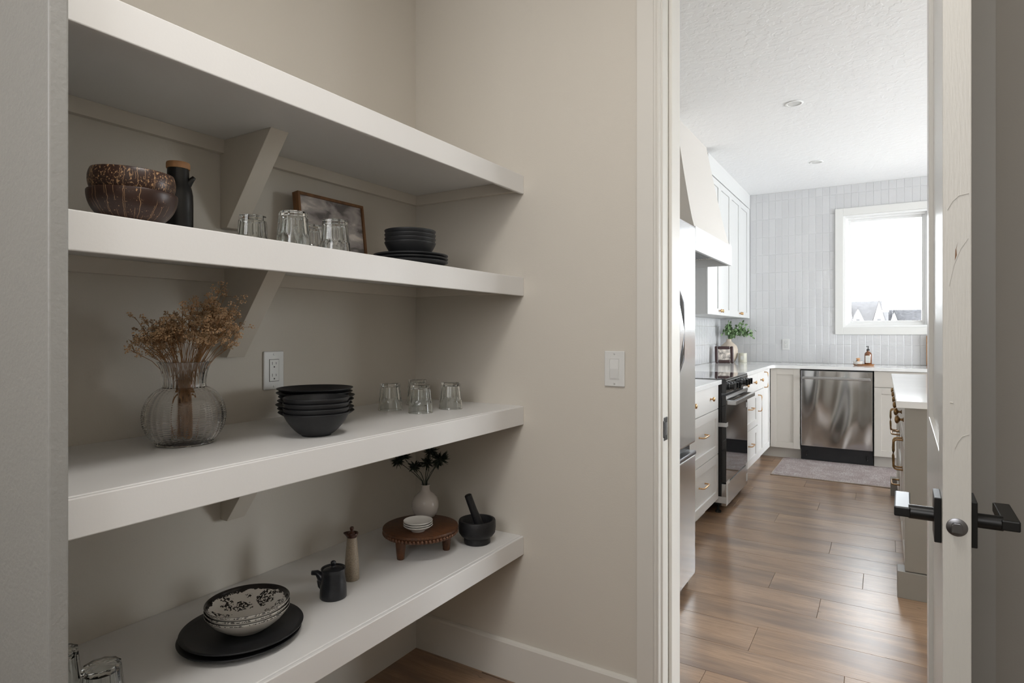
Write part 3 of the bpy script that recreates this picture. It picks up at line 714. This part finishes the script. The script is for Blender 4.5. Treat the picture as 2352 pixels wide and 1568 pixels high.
t = thing('ceramic_cruet', 'tall tan speckled ceramic bottle with brown glazed spouted top', 'bottle', (-1.331, 1.268, Z4))
obj('body', B().lathe([(0, 0), (.0205, 0), (.0218, .002), (.0210, .030), (.0190, .065), (.0165, .095), (.0148, .115), (.0142, .124)], 48, cap1=False), 'tan', t, smooth=True)
def pinch(a, r, z, i):
    q = math.cos(a-R(205)); return r*(1+(.30*max(0, q)**6 if z > .124 else 0)*(z-.118)/.014)
obj('glazed_rim', B().lathe([(.0142, .1235), (.0148, .127), (.0170, .132), (.0188, .1355), (.0180, .1365), (.0140, .132), (.0120, .128), (0, .127)], 48, rf=pinch), 'brownglaze', t, smooth=True)
obj('stopper', B().lathe([(0, .127), (.012, .130), (.010, .137), (.0045, .140), (.0042, .144), (.0062, .148), (.0060, .152), (.0035, .1545), (0, .155)], 32), 'brownglaze', t, smooth=True)

# wooden riser
sc_ = (-1.303, 1.545); SR = .124
t = thing('wooden_riser', 'round brown wooden riser with beaded edge on three legs', 'riser', (sc_[0], sc_[1], Z4))
obj('top', B().lathe([(0, .064), (SR-.006, .064), (SR-.006, .078), (SR-.001, .079), (SR, .082), (SR-.001, .0865), (SR-.004, .088), (0, .088)], 96), 'walnut', t, autos=40)
bd = None
for i in range(60):
    a = 2*PI*i/60; p = (math.cos(a)*(SR-.0055), math.sin(a)*(SR-.0055), .0715)
    if bd is None: bd = obj('bead', B().ball((0, 0, 0), .0062, 2, (1, 1, 1.05)), 'walnut', t, smooth=True, loc=p)
    else:
        o = bd.copy(); C.objects.link(o); o.parent = t; o.location = p
for a in (R(262), R(45), R(150)):
    obj('leg', B().lathe([(0, 0), (.0105, 0), (.0120, .002), (.0165, .050), (.0175, .064), (0, .064)], 24, (math.cos(a)*.085, math.sin(a)*.085, 0)), 'walnut', t, autos=40)
ZR = Z4+.088
dsh = bowl('sauce_dish', bowl_prof(.047, .0185, .022, .0022, p=.8), 'ceramicw')
stack(dsh, 'dish', [(-1.276, 1.500, ZR+.0072*i) for i in range(3)], ['small white dish at the bottom of three on the wooden riser', 'small white dish in the middle of three on the wooden riser', 'small white dish on top of three on the wooden riser'], 'white sauce dishes')
vz = (-1.352, 1.628, ZR)
v = obj('bud_vase', B().lathe([(0, 0), (.028, 0), (.033, .003), (.042, .018), (.0465, .036), (.0455, .052), (.039, .068), (.028, .079), (.0175, .087), (.0145, .094), (.0145, .104), (.0158, .109), (.0158, .111), (.0125, .110), (.012, .095), (0, .09)], 56,
    rf=lambda a, r, z, i: r*(1+.022*math.sin(3*a+z*60)) if r > .02 else r), 'ceramicv', smooth=True); v.location = vz
tag(v, 'small rounded putty-coloured glazed vase at the back of the wooden riser', 'vase')
t = thing('thistle_sprigs', 'dark green spiky thistle sprigs standing in the small rounded vase', 'flowers', vz)
rr = Vector((.852, .523, 0)); ff = Vector((-.523, .852, 0))
def spike_head(c, rad, r):
    b = B().ball(c, rad*.42, 1)
    for i in range(70):
        d = Vector((r.gauss(0, 1), r.gauss(0, 1), r.gauss(0, .8)+.2)).normalized(); n = d.orthogonal().normalized()*rad*.13; L = rad*r.uniform(.95, 1.55)
        n = Matrix.Rotation(r.uniform(0, 6), 3, d) @ n; up = d.cross(n).normalized()*rad*.04
        p0 = c+d*rad*.25; p1 = c+d*L*.5; p2 = c+d*L
        v_ = [b.bm.verts.new(q) for q in (p0-n*.5, p0+n*.5, p1+n+up, p1-n-up, p2)]
        b.bm.faces.new((v_[0], v_[1], v_[2], v_[3])); b.bm.faces.new((v_[3], v_[2], v_[4]))
        w_ = [b.bm.verts.new(q-up*.6) for q in (p0-n*.5, p0+n*.5, p1+n+up, p1-n-up, p2)]
        b.bm.faces.new((w_[3], w_[2], w_[1], w_[0])); b.bm.faces.new((w_[4], w_[2], w_[3]))
    return b
r5 = random.Random(5)
for (u, z, d, rad) in [(-.036, .172, 0, .021), (.003, .182, .01, .022), (.052, .200, -.01, .027), (.040, .178, .02, .016), (-.098, .190, .01, .022), (-.075, .205, .0, .022), (.020, .225, 0, .022)]:
    c = rr*u+ff*d+Vector((0, 0, z))
    obj('stem', B().tube([(0, 0, .06), (rr*u*.12+Vector((0, 0, .122))), (rr*u*.42+Vector((0, 0, .150))), c], [.0014, .0013, .0012, .0010], 6), 'thistle', t, smooth=True)
    obj('flower_head', spike_head(c, rad, r5), 'thistle', t)

t = thing('mortar', 'black granite mortar standing at the right end of the lowest shelf', 'mortar', (-1.196, 1.717, Z4))
obj('bowl', B().lathe([(0, 0), (.043, 0), (.0455, .002), (.0455, .016), (.045, .020), (.055, .027), (.0625, .038), (.0645, .055), (.0638, .076), (.062, .080), (.055, .0805), (.0525, .078), (.050, .060), (.040, .040), (.020, .030), (0, .028)], 64), 'stone', t, autos=45)
p = obj('pestle', B().tube([(-1.185, 1.724, .560), (-1.190, 1.720, .590), (-1.207, 1.708, .640), (-1.222, 1.699, .688), (-1.2225, 1.6985, .690)], [.0165, .0150, .0130, .0125, .0095], 20), 'stone', autos=45)
tag(p, 'black stone pestle leaning inside the granite mortar', 'pestle')

# ------------------------------------------------------------------ kitchen hardware and cabinets (local front faces -y)
def knob_mesh(m, parent, x, z, y0, s=1.0):
    b = B().lathe([(0, 0), (.0085, 0), (.0085, .002), (.0048, .004), (.0045, .011), (.009, .014), (.0150, .0185), (.0160, .0225), (.0130, .027), (.006, .0295), (0, .030)], 10)
    b.xf(Matrix.Translation((x, y0, z)) @ Matrix.Rotation(R(90), 4, 'X') @ Matrix.Scale(s, 4)); return obj('knob', b, m, parent, autos=50)
def pull_mesh(m, parent, x, z, y0, vert, L=.145):
    pts = []; a = L/2
    for q in ((-a, 0), (-a, -.005), (-a, -.020), (-a+.004, -.028), (-a+.013, -.032), (-.02, -.032), (.02, -.032), (a-.013, -.032), (a-.004, -.028), (a, -.020), (a, -.005), (a, 0)):
        pts.append((x, y0+q[1], z+q[0]) if vert else (x+q[0], y0+q[1], z))
    b = B().tube(pts, [.0065, .0045, .0042, .0042, .0045, .0055, .0055, .0045, .0042, .0042, .0045, .0065], 12); return obj('pull', b, m, parent, smooth=True)
def front(parent, kind, x0, x1, z0, z1, m, hw, hm, shaker=True, t=.019):
    g = .0015; x0 += g; x1 -= g; z0 += g; z1 -= g; b = B()
    if shaker:
        s = .057; b.frame(x0, x1, z0, z1, -t, 0, s); b.box(x0+s, x1-s, -t+.009, 0, z0+s, z1-s)
    else: b.box(x0, x1, -t, 0, z0, z1)
    o = obj(kind, b, m, parent, bevel=.0012)
    for h in hw:
        if h[0] == 'knob': knob_mesh(hm, o, h[1], h[2], -t)
        else: pull_mesh(hm, o, h[1], h[2], -t, h[0] == 'pullv')
    return o
def cabinet(name, label, cat, loc, rz, w_, d_, m, fronts, z1=.895, hm='brass', toe=True, z0=.105, group=None):
    t = thing(name, label, cat, loc, rz, group)
    obj('body', B().box(0, w_, .0005, d_, z0, z1), m, t)
    if toe: obj('toe_kick', B().box(0, w_, .07, d_, 0, z0), m, t)
    for f in fronts: front(t, f[0], f[1], f[2], f[3], f[4], m, f[5], hm, f[6] if len(f) > 6 else True)
    return t
XC = -.986      # cabinet carcass plane (fronts stand 19 mm proud)
DC = XC-XW-.009
r90 = R(90)
def three(w_): return [('drawer', 0, w_, .727, .893, [('knob', w_*.25, .812), ('knob', w_*.75, .812)], False),
                       ('drawer', 0, w_, .418, .725, [('pullh', w_/2, .60)]), ('drawer', 0, w_, .108, .416, [('pullh', w_/2, .29)])]
cabinet('drawer_cabinet', 'window-lit greige three-drawer base cabinet between fridge and range', 'cabinet', (XC, 3.40, 0), r90, .885, DC, 'cab', three(.885))
cabinet('filler_cabinet', 'narrow window-lit greige base cabinet hidden beside the fridge', 'cabinet', (XC, 3.085, 0), r90, .315, DC, 'cab', [('door', 0, .315, .108, .893, [('pullv', .27, .78)])])
cabinet('drawer_cabinet', 'window-lit greige three-drawer base cabinet just beyond the range', 'cabinet', (XC, 5.075, 0), r90, .725, DC, 'cab', three(.725))
cabinet('base_cabinet', 'window-lit greige narrow cabinet with one small drawer over one door', 'cabinet', (XC, 5.80, 0), r90, .32, DC, 'cab',
        [('drawer', 0, .32, .727, .893, [('knob', .16, .812)], False), ('door', 0, .32, .108, .725, [('pullv', .035, .61)])])
cabinet('corner_cabinet', 'window-lit greige full-height corner cabinet door on the left run', 'cabinet', (XC, 6.12, 0), r90, .38, DC, 'cab', [('door', 0, .375, .108, .893, [('pullv', .05, .80)])])
YC = 6.519; DY = YF-YC-.009
cabinet('base_cabinet', 'greige single-panel cabinet left of the dishwasher', 'cabinet', (-.966, YC, 0), 0, .272, DY, 'greige', [('door', .003, .272, .108, .893, [])])
cabinet('sink_cabinet', 'greige sink base cabinet right of the dishwasher', 'cabinet', (-.074, YC, 0), 0, .80, DY, 'greige', [('panel_front', 0, .80, .745, .893, [], False), ('door', 0, .40, .108, .743, []), ('door', .40, .80, .108, .743, [])])
cabinet('base_cabinet', 'greige base cabinet hidden behind the open door at the far wall', 'cabinet', (.73, YC, 0), 0, .90, DY, 'greige', [('door', 0, .45, .108, .893, []), ('door', .45, .90, .108, .893, [])])
for c_ in list(C.objects):
    if c_.name == 'base_cabinet.001': obj('toe_kick', B().box(-.10, 0, .07, .20, 0, .105), 'greige', c_)
# worktops
CT0, CT1 = .895, .925
t = obj('worktop', B().box(XW+.009, -.945, 3.075, 4.290, CT0, CT1), 'quartz', bevel=.002); tag(t, 'white quartz worktop between the fridge and the range', 'worktop')
arc = [(-.945+.05-.05*math.cos(a), 6.477-.05+.05*math.sin(a)) for a in [i*PI/2/8 for i in range(9)]]
poly = [(XW+.009, 5.068), (-.945, 5.068)]+arc+[(1.66, 6.477), (1.66, YF-.009), (XW+.009, YF-.009)]
t = obj('worktop', B().prism(poly, 'z', CT0, CT1), 'quartz', bevel=.002); tag(t, 'white L-shaped quartz worktop running past the corner over the dishwasher', 'worktop')

# upper cabinets
XU = -1.286
def upper(label, y0, y1, knobs):
    w_ = y1-y0; t = thing('wall_cabinet', label, 'cabinet', (XU, y0, 0), r90)
    obj('body', B().box(0, w_, .0005, XU-XW-.009, 1.405, 2.615), 'upper', t)
    front(t, 'door', 0, w_/2, 1.405, 2.612, 'upper', [('knob', w_/2-.035, 1.445)], 'brass'); front(t, 'door', w_/2, w_, 1.405, 2.612, 'upper', [('knob', w_/2+.035, 1.445)], 'brass')
    return t
a = upper('white upper wall cabinet nearest the range hood', 5.225, 6.13, 0); upper('white upper wall cabinet in the far corner', 6.13, 7.02, 0)
a_ = B().box(.004, .03, 0, 0, 0, 0) if 0 else None
struct('trim_9', B().box(XW, -1.262, 5.225, 7.105, 2.615, H), 'upper', bevel=.001)
struct('trim_10', B().box(XW+.009, -1.268, 7.02, YF-.009, 1.405, 2.615), 'upper')

# range hood
t = thing('range_hood', 'off-white plastered range hood tapering up to the ceiling', 'range hood', (XW, 4.645, 1.80))
hw_, hx = .565, .525
obj('band', B().box(.008, .028, -hw_, hw_, 0, .16).box(hx-.02, hx, -hw_, hw_, 0, .16).box(.028, hx-.02, -hw_, -hw_+.02, 0, .16).box(.028, hx-.02, hw_-.02, hw_, 0, .16).box(.028, hx-.02, -hw_+.02, hw_-.02, .07, .09), 'upper', t)
tp = B(); x1_, x2_ = hx-.012, .352; h1, h2 = hw_-.015, .435; n = 12; ring = []
for i in range(n+1):
    k_ = i/n; z = .16+(H-1.80-.16)*k_; s_ = k_**.85; xx = x1_+(x2_-x1_)*s_; hh = h1+(h2-h1)*s_
    ring.append([tp.bm.verts.new(q) for q in ((.008, -hh, z), (xx, -hh, z), (xx, hh, z), (.008, hh, z))])
for a, b in zip(ring, ring[1:]):
    for q in range(4): tp.bm.faces.new((a[q], a[(q+1) % 4], b[(q+1) % 4], b[q]))
tp.bm.faces.new(ring[0][::-1]); tp.bm.faces.new(ring[-1])
obj('tapered_cover', tp, mat('warm_white_plaster', (.56, .53, .495), .7, bump=.15, bscale=30), t)
obj('liner', B().box(.03, hx-.022, -hw_+.022, hw_-.022, .060, .070), 'greige', t)
fi = B().box(.12, .40, -.38, .38, .05, .060)
f_ = obj('filter', fi, 'steeldk', t, bevel=.002)
sl = B()
for i in range(14): sl.box(.13+.019*i, .137+.019*i, -.37, .37, .045, .05)
obj('filter_slats', sl, 'steel', f_)

# range
t = thing('range', 'black and steel slide-in electric range with black glass door', 'range', (-.920, 4.300, 0), r90); W = .758
obj('body', B().box(0, W, .03, .63, .06, .915), 'blk', t, bevel=.003)
obj('cooktop', B().box(-.004, W+.004, .0, .655, .915, .929), 'blkglass', t, bevel=.003)
obj('control_panel', B().prism([(.0, .830), (.03, .830), (.03, .915), (.022, .922), (-.004, .915)], 'x', 0, W), 'blkglass', t, bevel=.003)
for i, x in enumerate((.075, .165, .25, .51, .60, .69)):
    kb = obj('control_knob', B().lathe([(0, 0), (.024, 0), (.024, .006), (.020, .010), (.019, .030), (.017, .034), (0, .034)], 28).xf(Matrix.Translation((x, -.004, .872)) @ Matrix.Rotation(R(86), 4, 'X')), 'blk', t, autos=40)
    obj('grip', B().box(x-.006, x+.006, -.052, -.036, .849, .895), 'blkglass', kb, bevel=.002)
obj('display', B().box(.30, .46, -.0055, -.001, .850, .895), 'blkglass', t)
dr_ = obj('oven_door', B().box(0, W, -.002, .03, .215, .815), 'blkglass', t, bevel=.003)
obj('door_trim', B().box(0, W, -.0045, .0, .790, .815), 'steel', dr_, bevel=.001)
hd = obj('handle', B().box(.02, W-.02, -.062, -.040, .752, .782), 'steel', dr_, bevel=.004)
obj('bracket', B().box(.02, .05, -.045, 0, .752, .782), 'steel', hd, bevel=.002); obj('bracket', B().box(W-.05, W-.02, -.045, 0, .752, .782), 'steel', hd, bevel=.002)
obj('storage_drawer', B().box(0, W, -.002, .03, .055, .208), 'steel', t, bevel=.003)
for (x, y) in ((.04, .06), (W-.04, .06), (.04, .58), (W-.04, .58)): obj('foot', B().lathe([(0, 0), (.02, 0), (.02, .012), (.008, .016), (.008, .06), (0, .06)], 16, (x, y, 0)), 'rubber', t)
for (x0, x1, z0, z1) in ((-.001, .05, .600, .628), (.70, .735, .66, .70), (-.001, .05, .06, .20), (.69, .75, .175, .225), (.0, .10, .20, .225), (.71, .755, .08, .14)):
    obj('tape', B().box(x0, x1, -.0034, -.0018, z0, z1), 'tape', t, label='strip of clear packing tape')
for (z0, z1) in ((.600, .628), (.075, .12)): obj('tape', B().box(-.0012, -.0002, -.0034, .12, z0, z1), 'tape', t, label='strip of clear packing tape')

# fridge
t = thing('refrigerator', 'tall bright stainless french-door refrigerator', 'refrigerator', (-.800, 2.150, 0), r90); W = .908
obj('body', B().box(.003, W-.003, .07, .70, .04, 1.765), 'steeldk', t, bevel=.004)
for x0, x1, hx_, nm in ((0, W/2-.002, W/2-.035, 'door'), (W/2+.002, W, W/2+.035, 'door')):
    d_ = obj('door', B().box(x0, x1, 0, .065, .70, 1.780), 'fridge', t, bevel=.012, seg=4)
    pts = [(hx_, 0, 1.03), (hx_, -.022, 1.05), (hx_, -.050, 1.13), (hx_, -.062, 1.255), (hx_, -.050, 1.38), (hx_, -.022, 1.46), (hx_, 0, 1.48)]
    obj('handle', B().tube(pts, .011, 12), 'steeldk', d_, smooth=True)
fz = obj('freezer_drawer', B().box(0, W, 0, .065, .045, .645), 'fridge', t, bevel=.012, seg=4)
obj('freezer_handle', B().box(.03, W-.03, -.012, .05, .648, .668), 'steeldk', fz, bevel=.006)
obj('gap_cover', B().box(.003, W-.003, .03, .07, .645, .70), 'blk', t)
for x in (.06, W-.03): 
    obj('foot', B().lathe([(0, 0), (.018, 0), (.018, .02), (.010, .025), (.010, .045), (0, .045)], 16, (x, .05, 0)), 'rubber', t)

# dishwasher
t = thing('dishwasher', 'stainless steel dishwasher with bar handle and black kick panel', 'dishwasher', (-.690, 6.500, 0)); W = .612
obj('body', B().box(.004, W-.004, .028, .57, .10, .888), 'blk', t)
obj('door', B().box(.006, W-.006, -.004, .026, .150, .882), 'wavy', t, bevel=.004)
hd = obj('handle', B().box(.022, W-.022, -.050, -.036, .800, .824), 'steel', t, bevel=.004)
for x in (.06, W-.075): obj('bracket', B().box(x, x+.015, -.038, -.003, .804, .820), 'steel', hd)
obj('kick_panel', B().box(.004, W-.004, .045, .06, .012, .149), 'blk', t)
for x in (.045, W-.055): 
    f_ = obj('foot_bracket', B().box(x, x+.014, .036, .045, .05, .10), 'blkglass', t, bevel=.002)
    obj('screw', B().ball((x+.007, .035, .055), .004, 1), 'steel', f_)

# island
t = thing('kitchen_island', 'taupe panelled kitchen island with knobs and pulls seen past the door', 'kitchen island', (.086, 3.400, 0))
obj('body', B().box(.019, 1.05, .0, 2.18, .11, .895), 'greigedk', t)
obj('end_panel', B().box(0, 1.05, -.012, 0, .13, .895), 'greigedk', t, bevel=.001)
obj('skirting', B().box(-.030, 1.05, -.016, .09, 0, .125), 'greigedk', t, bevel=.002)
obj('skirting', B().box(-.040, 1.05, 2.06, 2.18, 0, .125), 'greigedk', t, bevel=.002)
obj('toe_kick', B().box(.05, 1.05, .09, 2.06, 0, .11), 'greigedk', t)
def isl(y0, y1, z0, z1, hw, shaker=True):
    g = .0015; s = .05; b = B(); a, c = y0+g, y1-g; e, f = z0+g, z1-g
    if shaker:
        b.box(0, .019, a, a+s, e, f).box(0, .019, c-s, c, e, f).box(0, .019, a+s, c-s, e, e+s).box(0, .019, a+s, c-s, f-s, f).box(.009, .019, a+s, c-s, e+s, f-s)
    else: b.box(0, .019, a, c, e, f)
    o = obj('door' if z1-z0 > .4 else 'drawer', b, 'greige', t, bevel=.0012)
    for h in hw:
        if h[0] == 'knob':
            q = B().lathe([(0, 0), (.0085, 0), (.0085, .002), (.0048, .004), (.0045, .011), (.009, .014), (.0155, .0185), (.0165, .0225), (.0135, .027), (.006, .0295), (0, .030)], 10)
            q.xf(Matrix.Translation((0, h[1], h[2])) @ Matrix.Rotation(R(-90), 4, 'Y') @ Matrix.Scale(1.3, 4)); obj('knob', q, 'brassdk', o, autos=50)
        else:
            L = .155; a_ = L/2; pts = []
            for q in ((-a_, 0), (-a_, -.005), (-a_, -.026), (-a_+.004, -.036), (-a_+.013, -.041), (-.02, -.042), (.02, -.042), (a_-.013, -.041), (a_-.004, -.036), (a_, -.026), (a_, -.005), (a_, 0)):
                pts.append((q[1], h[1], h[2]+q[0]) if h[0] == 'pullv' else (q[1], h[1]+q[0], h[2]))
            obj('pull', B().tube(pts, [.0075, .005, .0045, .0046, .005, .0066, .0066, .005, .0046, .0045, .005, .0075], 12), 'brassdk', o, smooth=True)
for k_, y0 in enumerate((.02, .74, 1.46)):
    isl(y0, y0+.72, .735, .893, [('knob', y0+.19, .812), ('knob', y0+.54, .812)], False)
    if k_ == 1: isl(y0, y0+.72, .42, .733, [('pullh', y0+.36, .62)]); isl(y0, y0+.72, .128, .418, [('pullh', y0+.36, .31)])
    else: isl(y0, y0+.36, .128, .733, [('pullv', y0+.325, .612)]); isl(y0+.36, y0+.72, .128, .733, [('pullv', y0+.395, .612)])
t = obj('worktop', B().box(.052, 1.25, 3.375, 5.600, .895, .927), 'quartz', bevel=.002); tag(t, 'white quartz worktop of the island, nearest the open door', 'worktop')

# rug
rg = B(); nx, ny = 60, 30; x0, x1, y0, y1 = -.845, .62, 5.72, 6.555
gv = [[rg.bm.verts.new((x0+(x1-x0)*i/nx+(.003*math.sin(j*1.7) if i in (0, nx) else 0), y0+(y1-y0)*j/ny+(.003*math.sin(i*1.3) if j in (0, ny) else 0), .0075+.0006*math.sin(i*.5)*math.cos(j*.7))) for i in range(nx+1)] for j in range(ny+1)]
for j in range(ny):
    for i in range(nx): rg.bm.faces.new((gv[j][i], gv[j][i+1], gv[j+1][i+1], gv[j+1][i]))
bmesh.ops.solidify(rg.bm, geom=list(rg.bm.faces), thickness=.0065)
t = thing('rug', 'faded pinkish-grey woven rug before the dishwasher', 'rug', (0, 0, 0))
obj('pile', rg, 'rug', t)
fr = B()
for i in range(120):
    x = x0+(x1-x0)*i/119
    fr.tube([(x, y0+.002, .003), (x+rnd.uniform(-.002, .002), y0-.006, .0015)], .0009, 3)
obj('edge_binding', B().box(x0-.002, x1, y0-.004, y0+.006, .001, .0078).box(x0-.004, x0+.006, y0, y1, .001, .0078), mat('cream_binding', (.42, .36, .30), .9), t, bevel=.002)
obj('fringe', fr, 'label', t, kind='stuff')

# counter-top items
ZC = CT1
t = framed('framed_print', 'small square print in a dark rounded plum frame on the corner worktop', (-1.430, 6.62, ZC+.001), R(22), -9, .190, .180, .02, .033, 'redwoodframe', 'paper', 'framed print', rb=.012)
v = obj('ribbed_vase', B().lathe([(0, 0), (.050, 0), (.062, .006), (.085, .05), (.094, .10), (.092, .14), (.078, .18), (.05, .205), (.030, .222), (.024, .24), (.026, .252), (.021, .252), (.018, .23), (0, .22)], 120, rf=lambda a, r, z, i: r*(1+.018*math.sin(a*30)) if 0 < i < 11 else r), 'cream', smooth=True)
v.location = (-1.452, 6.93, ZC); tag(v, 'ribbed cream ceramic vase with greenery in the kitchen corner', 'vase')
t = thing('eucalyptus_branches', 'bushy green eucalyptus branches standing in the ribbed cream vase', 'plant', (-1.452, 6.93, ZC))
sm = B(); r6 = random.Random(11); leaves = []
for i in range(30):
    u = r6.uniform(-.07, .26); tip = rr*u+ff*r6.uniform(-.10, .01)+Vector((0, 0, r6.uniform(.27, .43) if u < .18 else r6.uniform(.27, .37)))
    if tip.x < -.12: tip.x = -.10
    tip.y = min(tip.y, .15)
    md_ = Vector((tip.x*.35, tip.y*.35, .31+.03*r6.random())); sm.tube([(0, 0, .22), md_, tip], [.002, .0016, .001], 5)
    for j in range(14):
        p_ = md_.lerp(tip, r6.uniform(.1, 1.05))+Vector((r6.uniform(-1, 1), r6.uniform(-1, 1), r6.uniform(-1, 1)))*.024
        if p_.y < .16: leaves.append(p_)
obj('stems', sm, 'leaf', t, kind='stuff')
lm = None; lv = B(); n = 8
c0 = lv.bm.verts.new((0, 0, .002)); c1 = lv.bm.verts.new((0, 0, -.0004)); rgv = [lv.bm.verts.new((.0165*math.cos(2*PI*i/n), .0125*math.sin(2*PI*i/n), 0)) for i in range(n)]
for i in range(n): lv.bm.faces.new((c0, rgv[i], rgv[(i+1) % n])); lv.bm.faces.new((c1, rgv[(i+1) % n], rgv[i]))
r6.shuffle(leaves)
for i, p_ in enumerate(leaves[:298]):
    if lm is None: lm = obj('leaf', lv, 'leaf', t, loc=p_); o = lm
    else: o = lm.copy(); C.objects.link(o); o.parent = t; o.location = p_
    o.rotation_euler = (r6.uniform(0, 6), r6.uniform(0, 6), r6.uniform(0, 6))
t = thing('candle', 'cream candle in a squat glass jar beside the ribbed vase', 'candle', (-1.305, 6.92, ZC))
obj('jar', B().lathe([(0, 0), (.040, 0), (.043, .003), (.043, .100), (.041, .100), (.040, .088), (0, .087)], 40), 'wax', t, autos=40)
obj('printed_label', B().box(-.012, .022, -.0445, -.0425, .03, .07), 'label', t)
t = thing('soap_tray', 'oval wooden tray holding a soap bottle and brush bowl', 'tray', (-.165, 6.86, ZC))
obj('tray_board', B().lathe([(0, 0), (.080, 0), (.092, .010), (.095, .014), (.090, .014), (.084, .009), (0, .009)], 56).xf(Matrix.Diagonal((1, .55, 1, 1))), 'traywood', t, autos=40)
t = thing('soap_bottle', 'amber pump soap bottle with white label on the wooden tray', 'bottle', (-.128, 6.865, ZC+.0095))
obj('bottle', B().lathe([(0, 0), (.030, 0), (.032, .003), (.032, .100), (.029, .112), (.020, .122), (.012, .127), (.0115, .138), (0, .138)], 40), 'amber', t, autos=50)
obj('pump', B().lathe([(0, .136), (.013, .136), (.014, .139), (.013, .150), (.005, .153), (.0035, .156), (.0035, .172), (.005, .173), (.0055, .180), (0, .181)], 24).tube([(0, 0, .177), (-.012, -.022, .178), (-.014, -.027, .174)], .003, 8), 'blk', t, autos=50)
lb = obj('paper_label', B().box(-.022, .020, -.0338, -.0322, .018, .088), 'label', t)
ln = B()
for i, (a0, a1) in enumerate(((-.017, .014), (-.017, .010), (-.017, .014), (-.017, .012), (-.017, .006), (-.017, .014))): ln.box(a0, a1, -.0342, -.0337, .078-.010*i, .0795-.010*i)
obj('printed_lines', ln, 'ink', lb)
t = obj('brush_bowl', B().lathe([(0, 0), (.036, 0), (.038, .003), (.047, .028), (.0485, .032), (.046, .032), (.036, .008), (0, .006)], 48), 'ceramicw', smooth=True); t.location = (-.212, 6.855, ZC+.0095)
tag(t, 'small white bowl holding a wooden dish brush on the tray', 'bowl')
t = thing('dish_brush', 'round wooden dish brush lying in the small white bowl', 'brush', (-.212, 6.855, ZC+.016))
obj('brush_head', B().lathe([(0, 0), (.026, 0), (.030, .010), (.028, .020), (.012, .030), (.010, .036), (.019, .044), (.018, .053), (.008, .058), (0, .058)], 36), 'brushwood', t, smooth=True)
obj('loop', B().tube([(-.008, -.01, .036), (-.022, -.015, .022), (-.026, -.016, .012), (-.016, -.02, .018), (-.008, -.014, .034)], .0022, 6), 'blk', t, smooth=True)
ct_ = obj('cutting_board', B().box(.352, .60, YF-.055, YF-.032, .926, 1.02+.20), 'lidwood', bevel=.01); tag(ct_, 'thin wooden board leaning on tile right of the window', 'board')
ct_.location = (0, 0, 0)

# recessed ceiling lights
for (x, y, lab) in ((-.505, 4.40, 'recessed white ceiling light nearest the doorway'), (-.510, 6.02, 'recessed white ceiling light farther off, near the far wall')):
    t = thing('ceiling_light', lab, 'ceiling light', (x, y, H), group='recessed kitchen ceiling lights')
    obj('trim_ring', B().lathe([(.042, -.001), (.055, -.001), (.056, -.003), (.054, -.005), (.044, -.006), (.041, -.004)], 48, cap0=False, cap1=False), 'white', t, smooth=True)
    obj('diffuser', B().lathe([(0, -.003), (.0425, -.003), (.0425, 0), (0, 0)], 40), 'plastic', t)

# ------------------------------------------------------------------ outside the far window
struct('ground', B().box(-120, 120, 7.6, 260, -1.2, -1.0), 'pale_ground')
def house(label, x0, x1, y, ze, zr, gables, depth=9):
    t = thing('house', label, 'house', (x0, y, -1.0), group='houses beyond the window'); w_ = x1-x0
    obj('wall', B().box(.2, w_-.2, .3, depth-.3, 0, ze+1), 'siding', t)
    obj('roof', B().prism([(-.3, ze+1-.2), (depth/2, zr+1), (depth+.3, ze+1-.2)], 'x', 0, w_), 'roof', t)
    for (gx, gw, gz) in gables:
        h_ = gz-ze
        obj('gable', B().prism([(gx-gw/2, ze+1-.4), (gx, gz+1-.35), (gx+gw/2, ze+1-.4)], 'y', -1.2, 2.0), 'siding', t)
        rfb = B(); th = .32
        for s in (-1, 1): rfb.prism([(gx, gz+1), (gx+s*(gw/2+.4), ze+1-.75), (gx+s*(gw/2+.4), ze+1-.75-th), (gx, gz+1-th*1.1)], 'y', -1.5, 3.2)
        obj('gable_roof', rfb, 'sidetrim', t)
        obj('gable_window', B().box(gx-.35, gx+.35, -1.25, -1.18, ze+.55, ze+1.3), 'sidetrim', t)
    return t
house('larger grey roofed house at the left of the window view with gables', -7.4, -.3, 150, 3.8, 8.1, [(1.1, 1.5, 8.4), (2.75, 2.6, 6.7), (6.6, 2.2, 8.2)])
house('low grey roofed house behind, in the middle of the window view', -3.4, 1.6, 168, 2.6, 6.2, [])
house('long low grey roofed house at the right of the window view', 1.0, 10.5, 150, 2.6, 6.1, [(.9, 2.2, 5.9)])
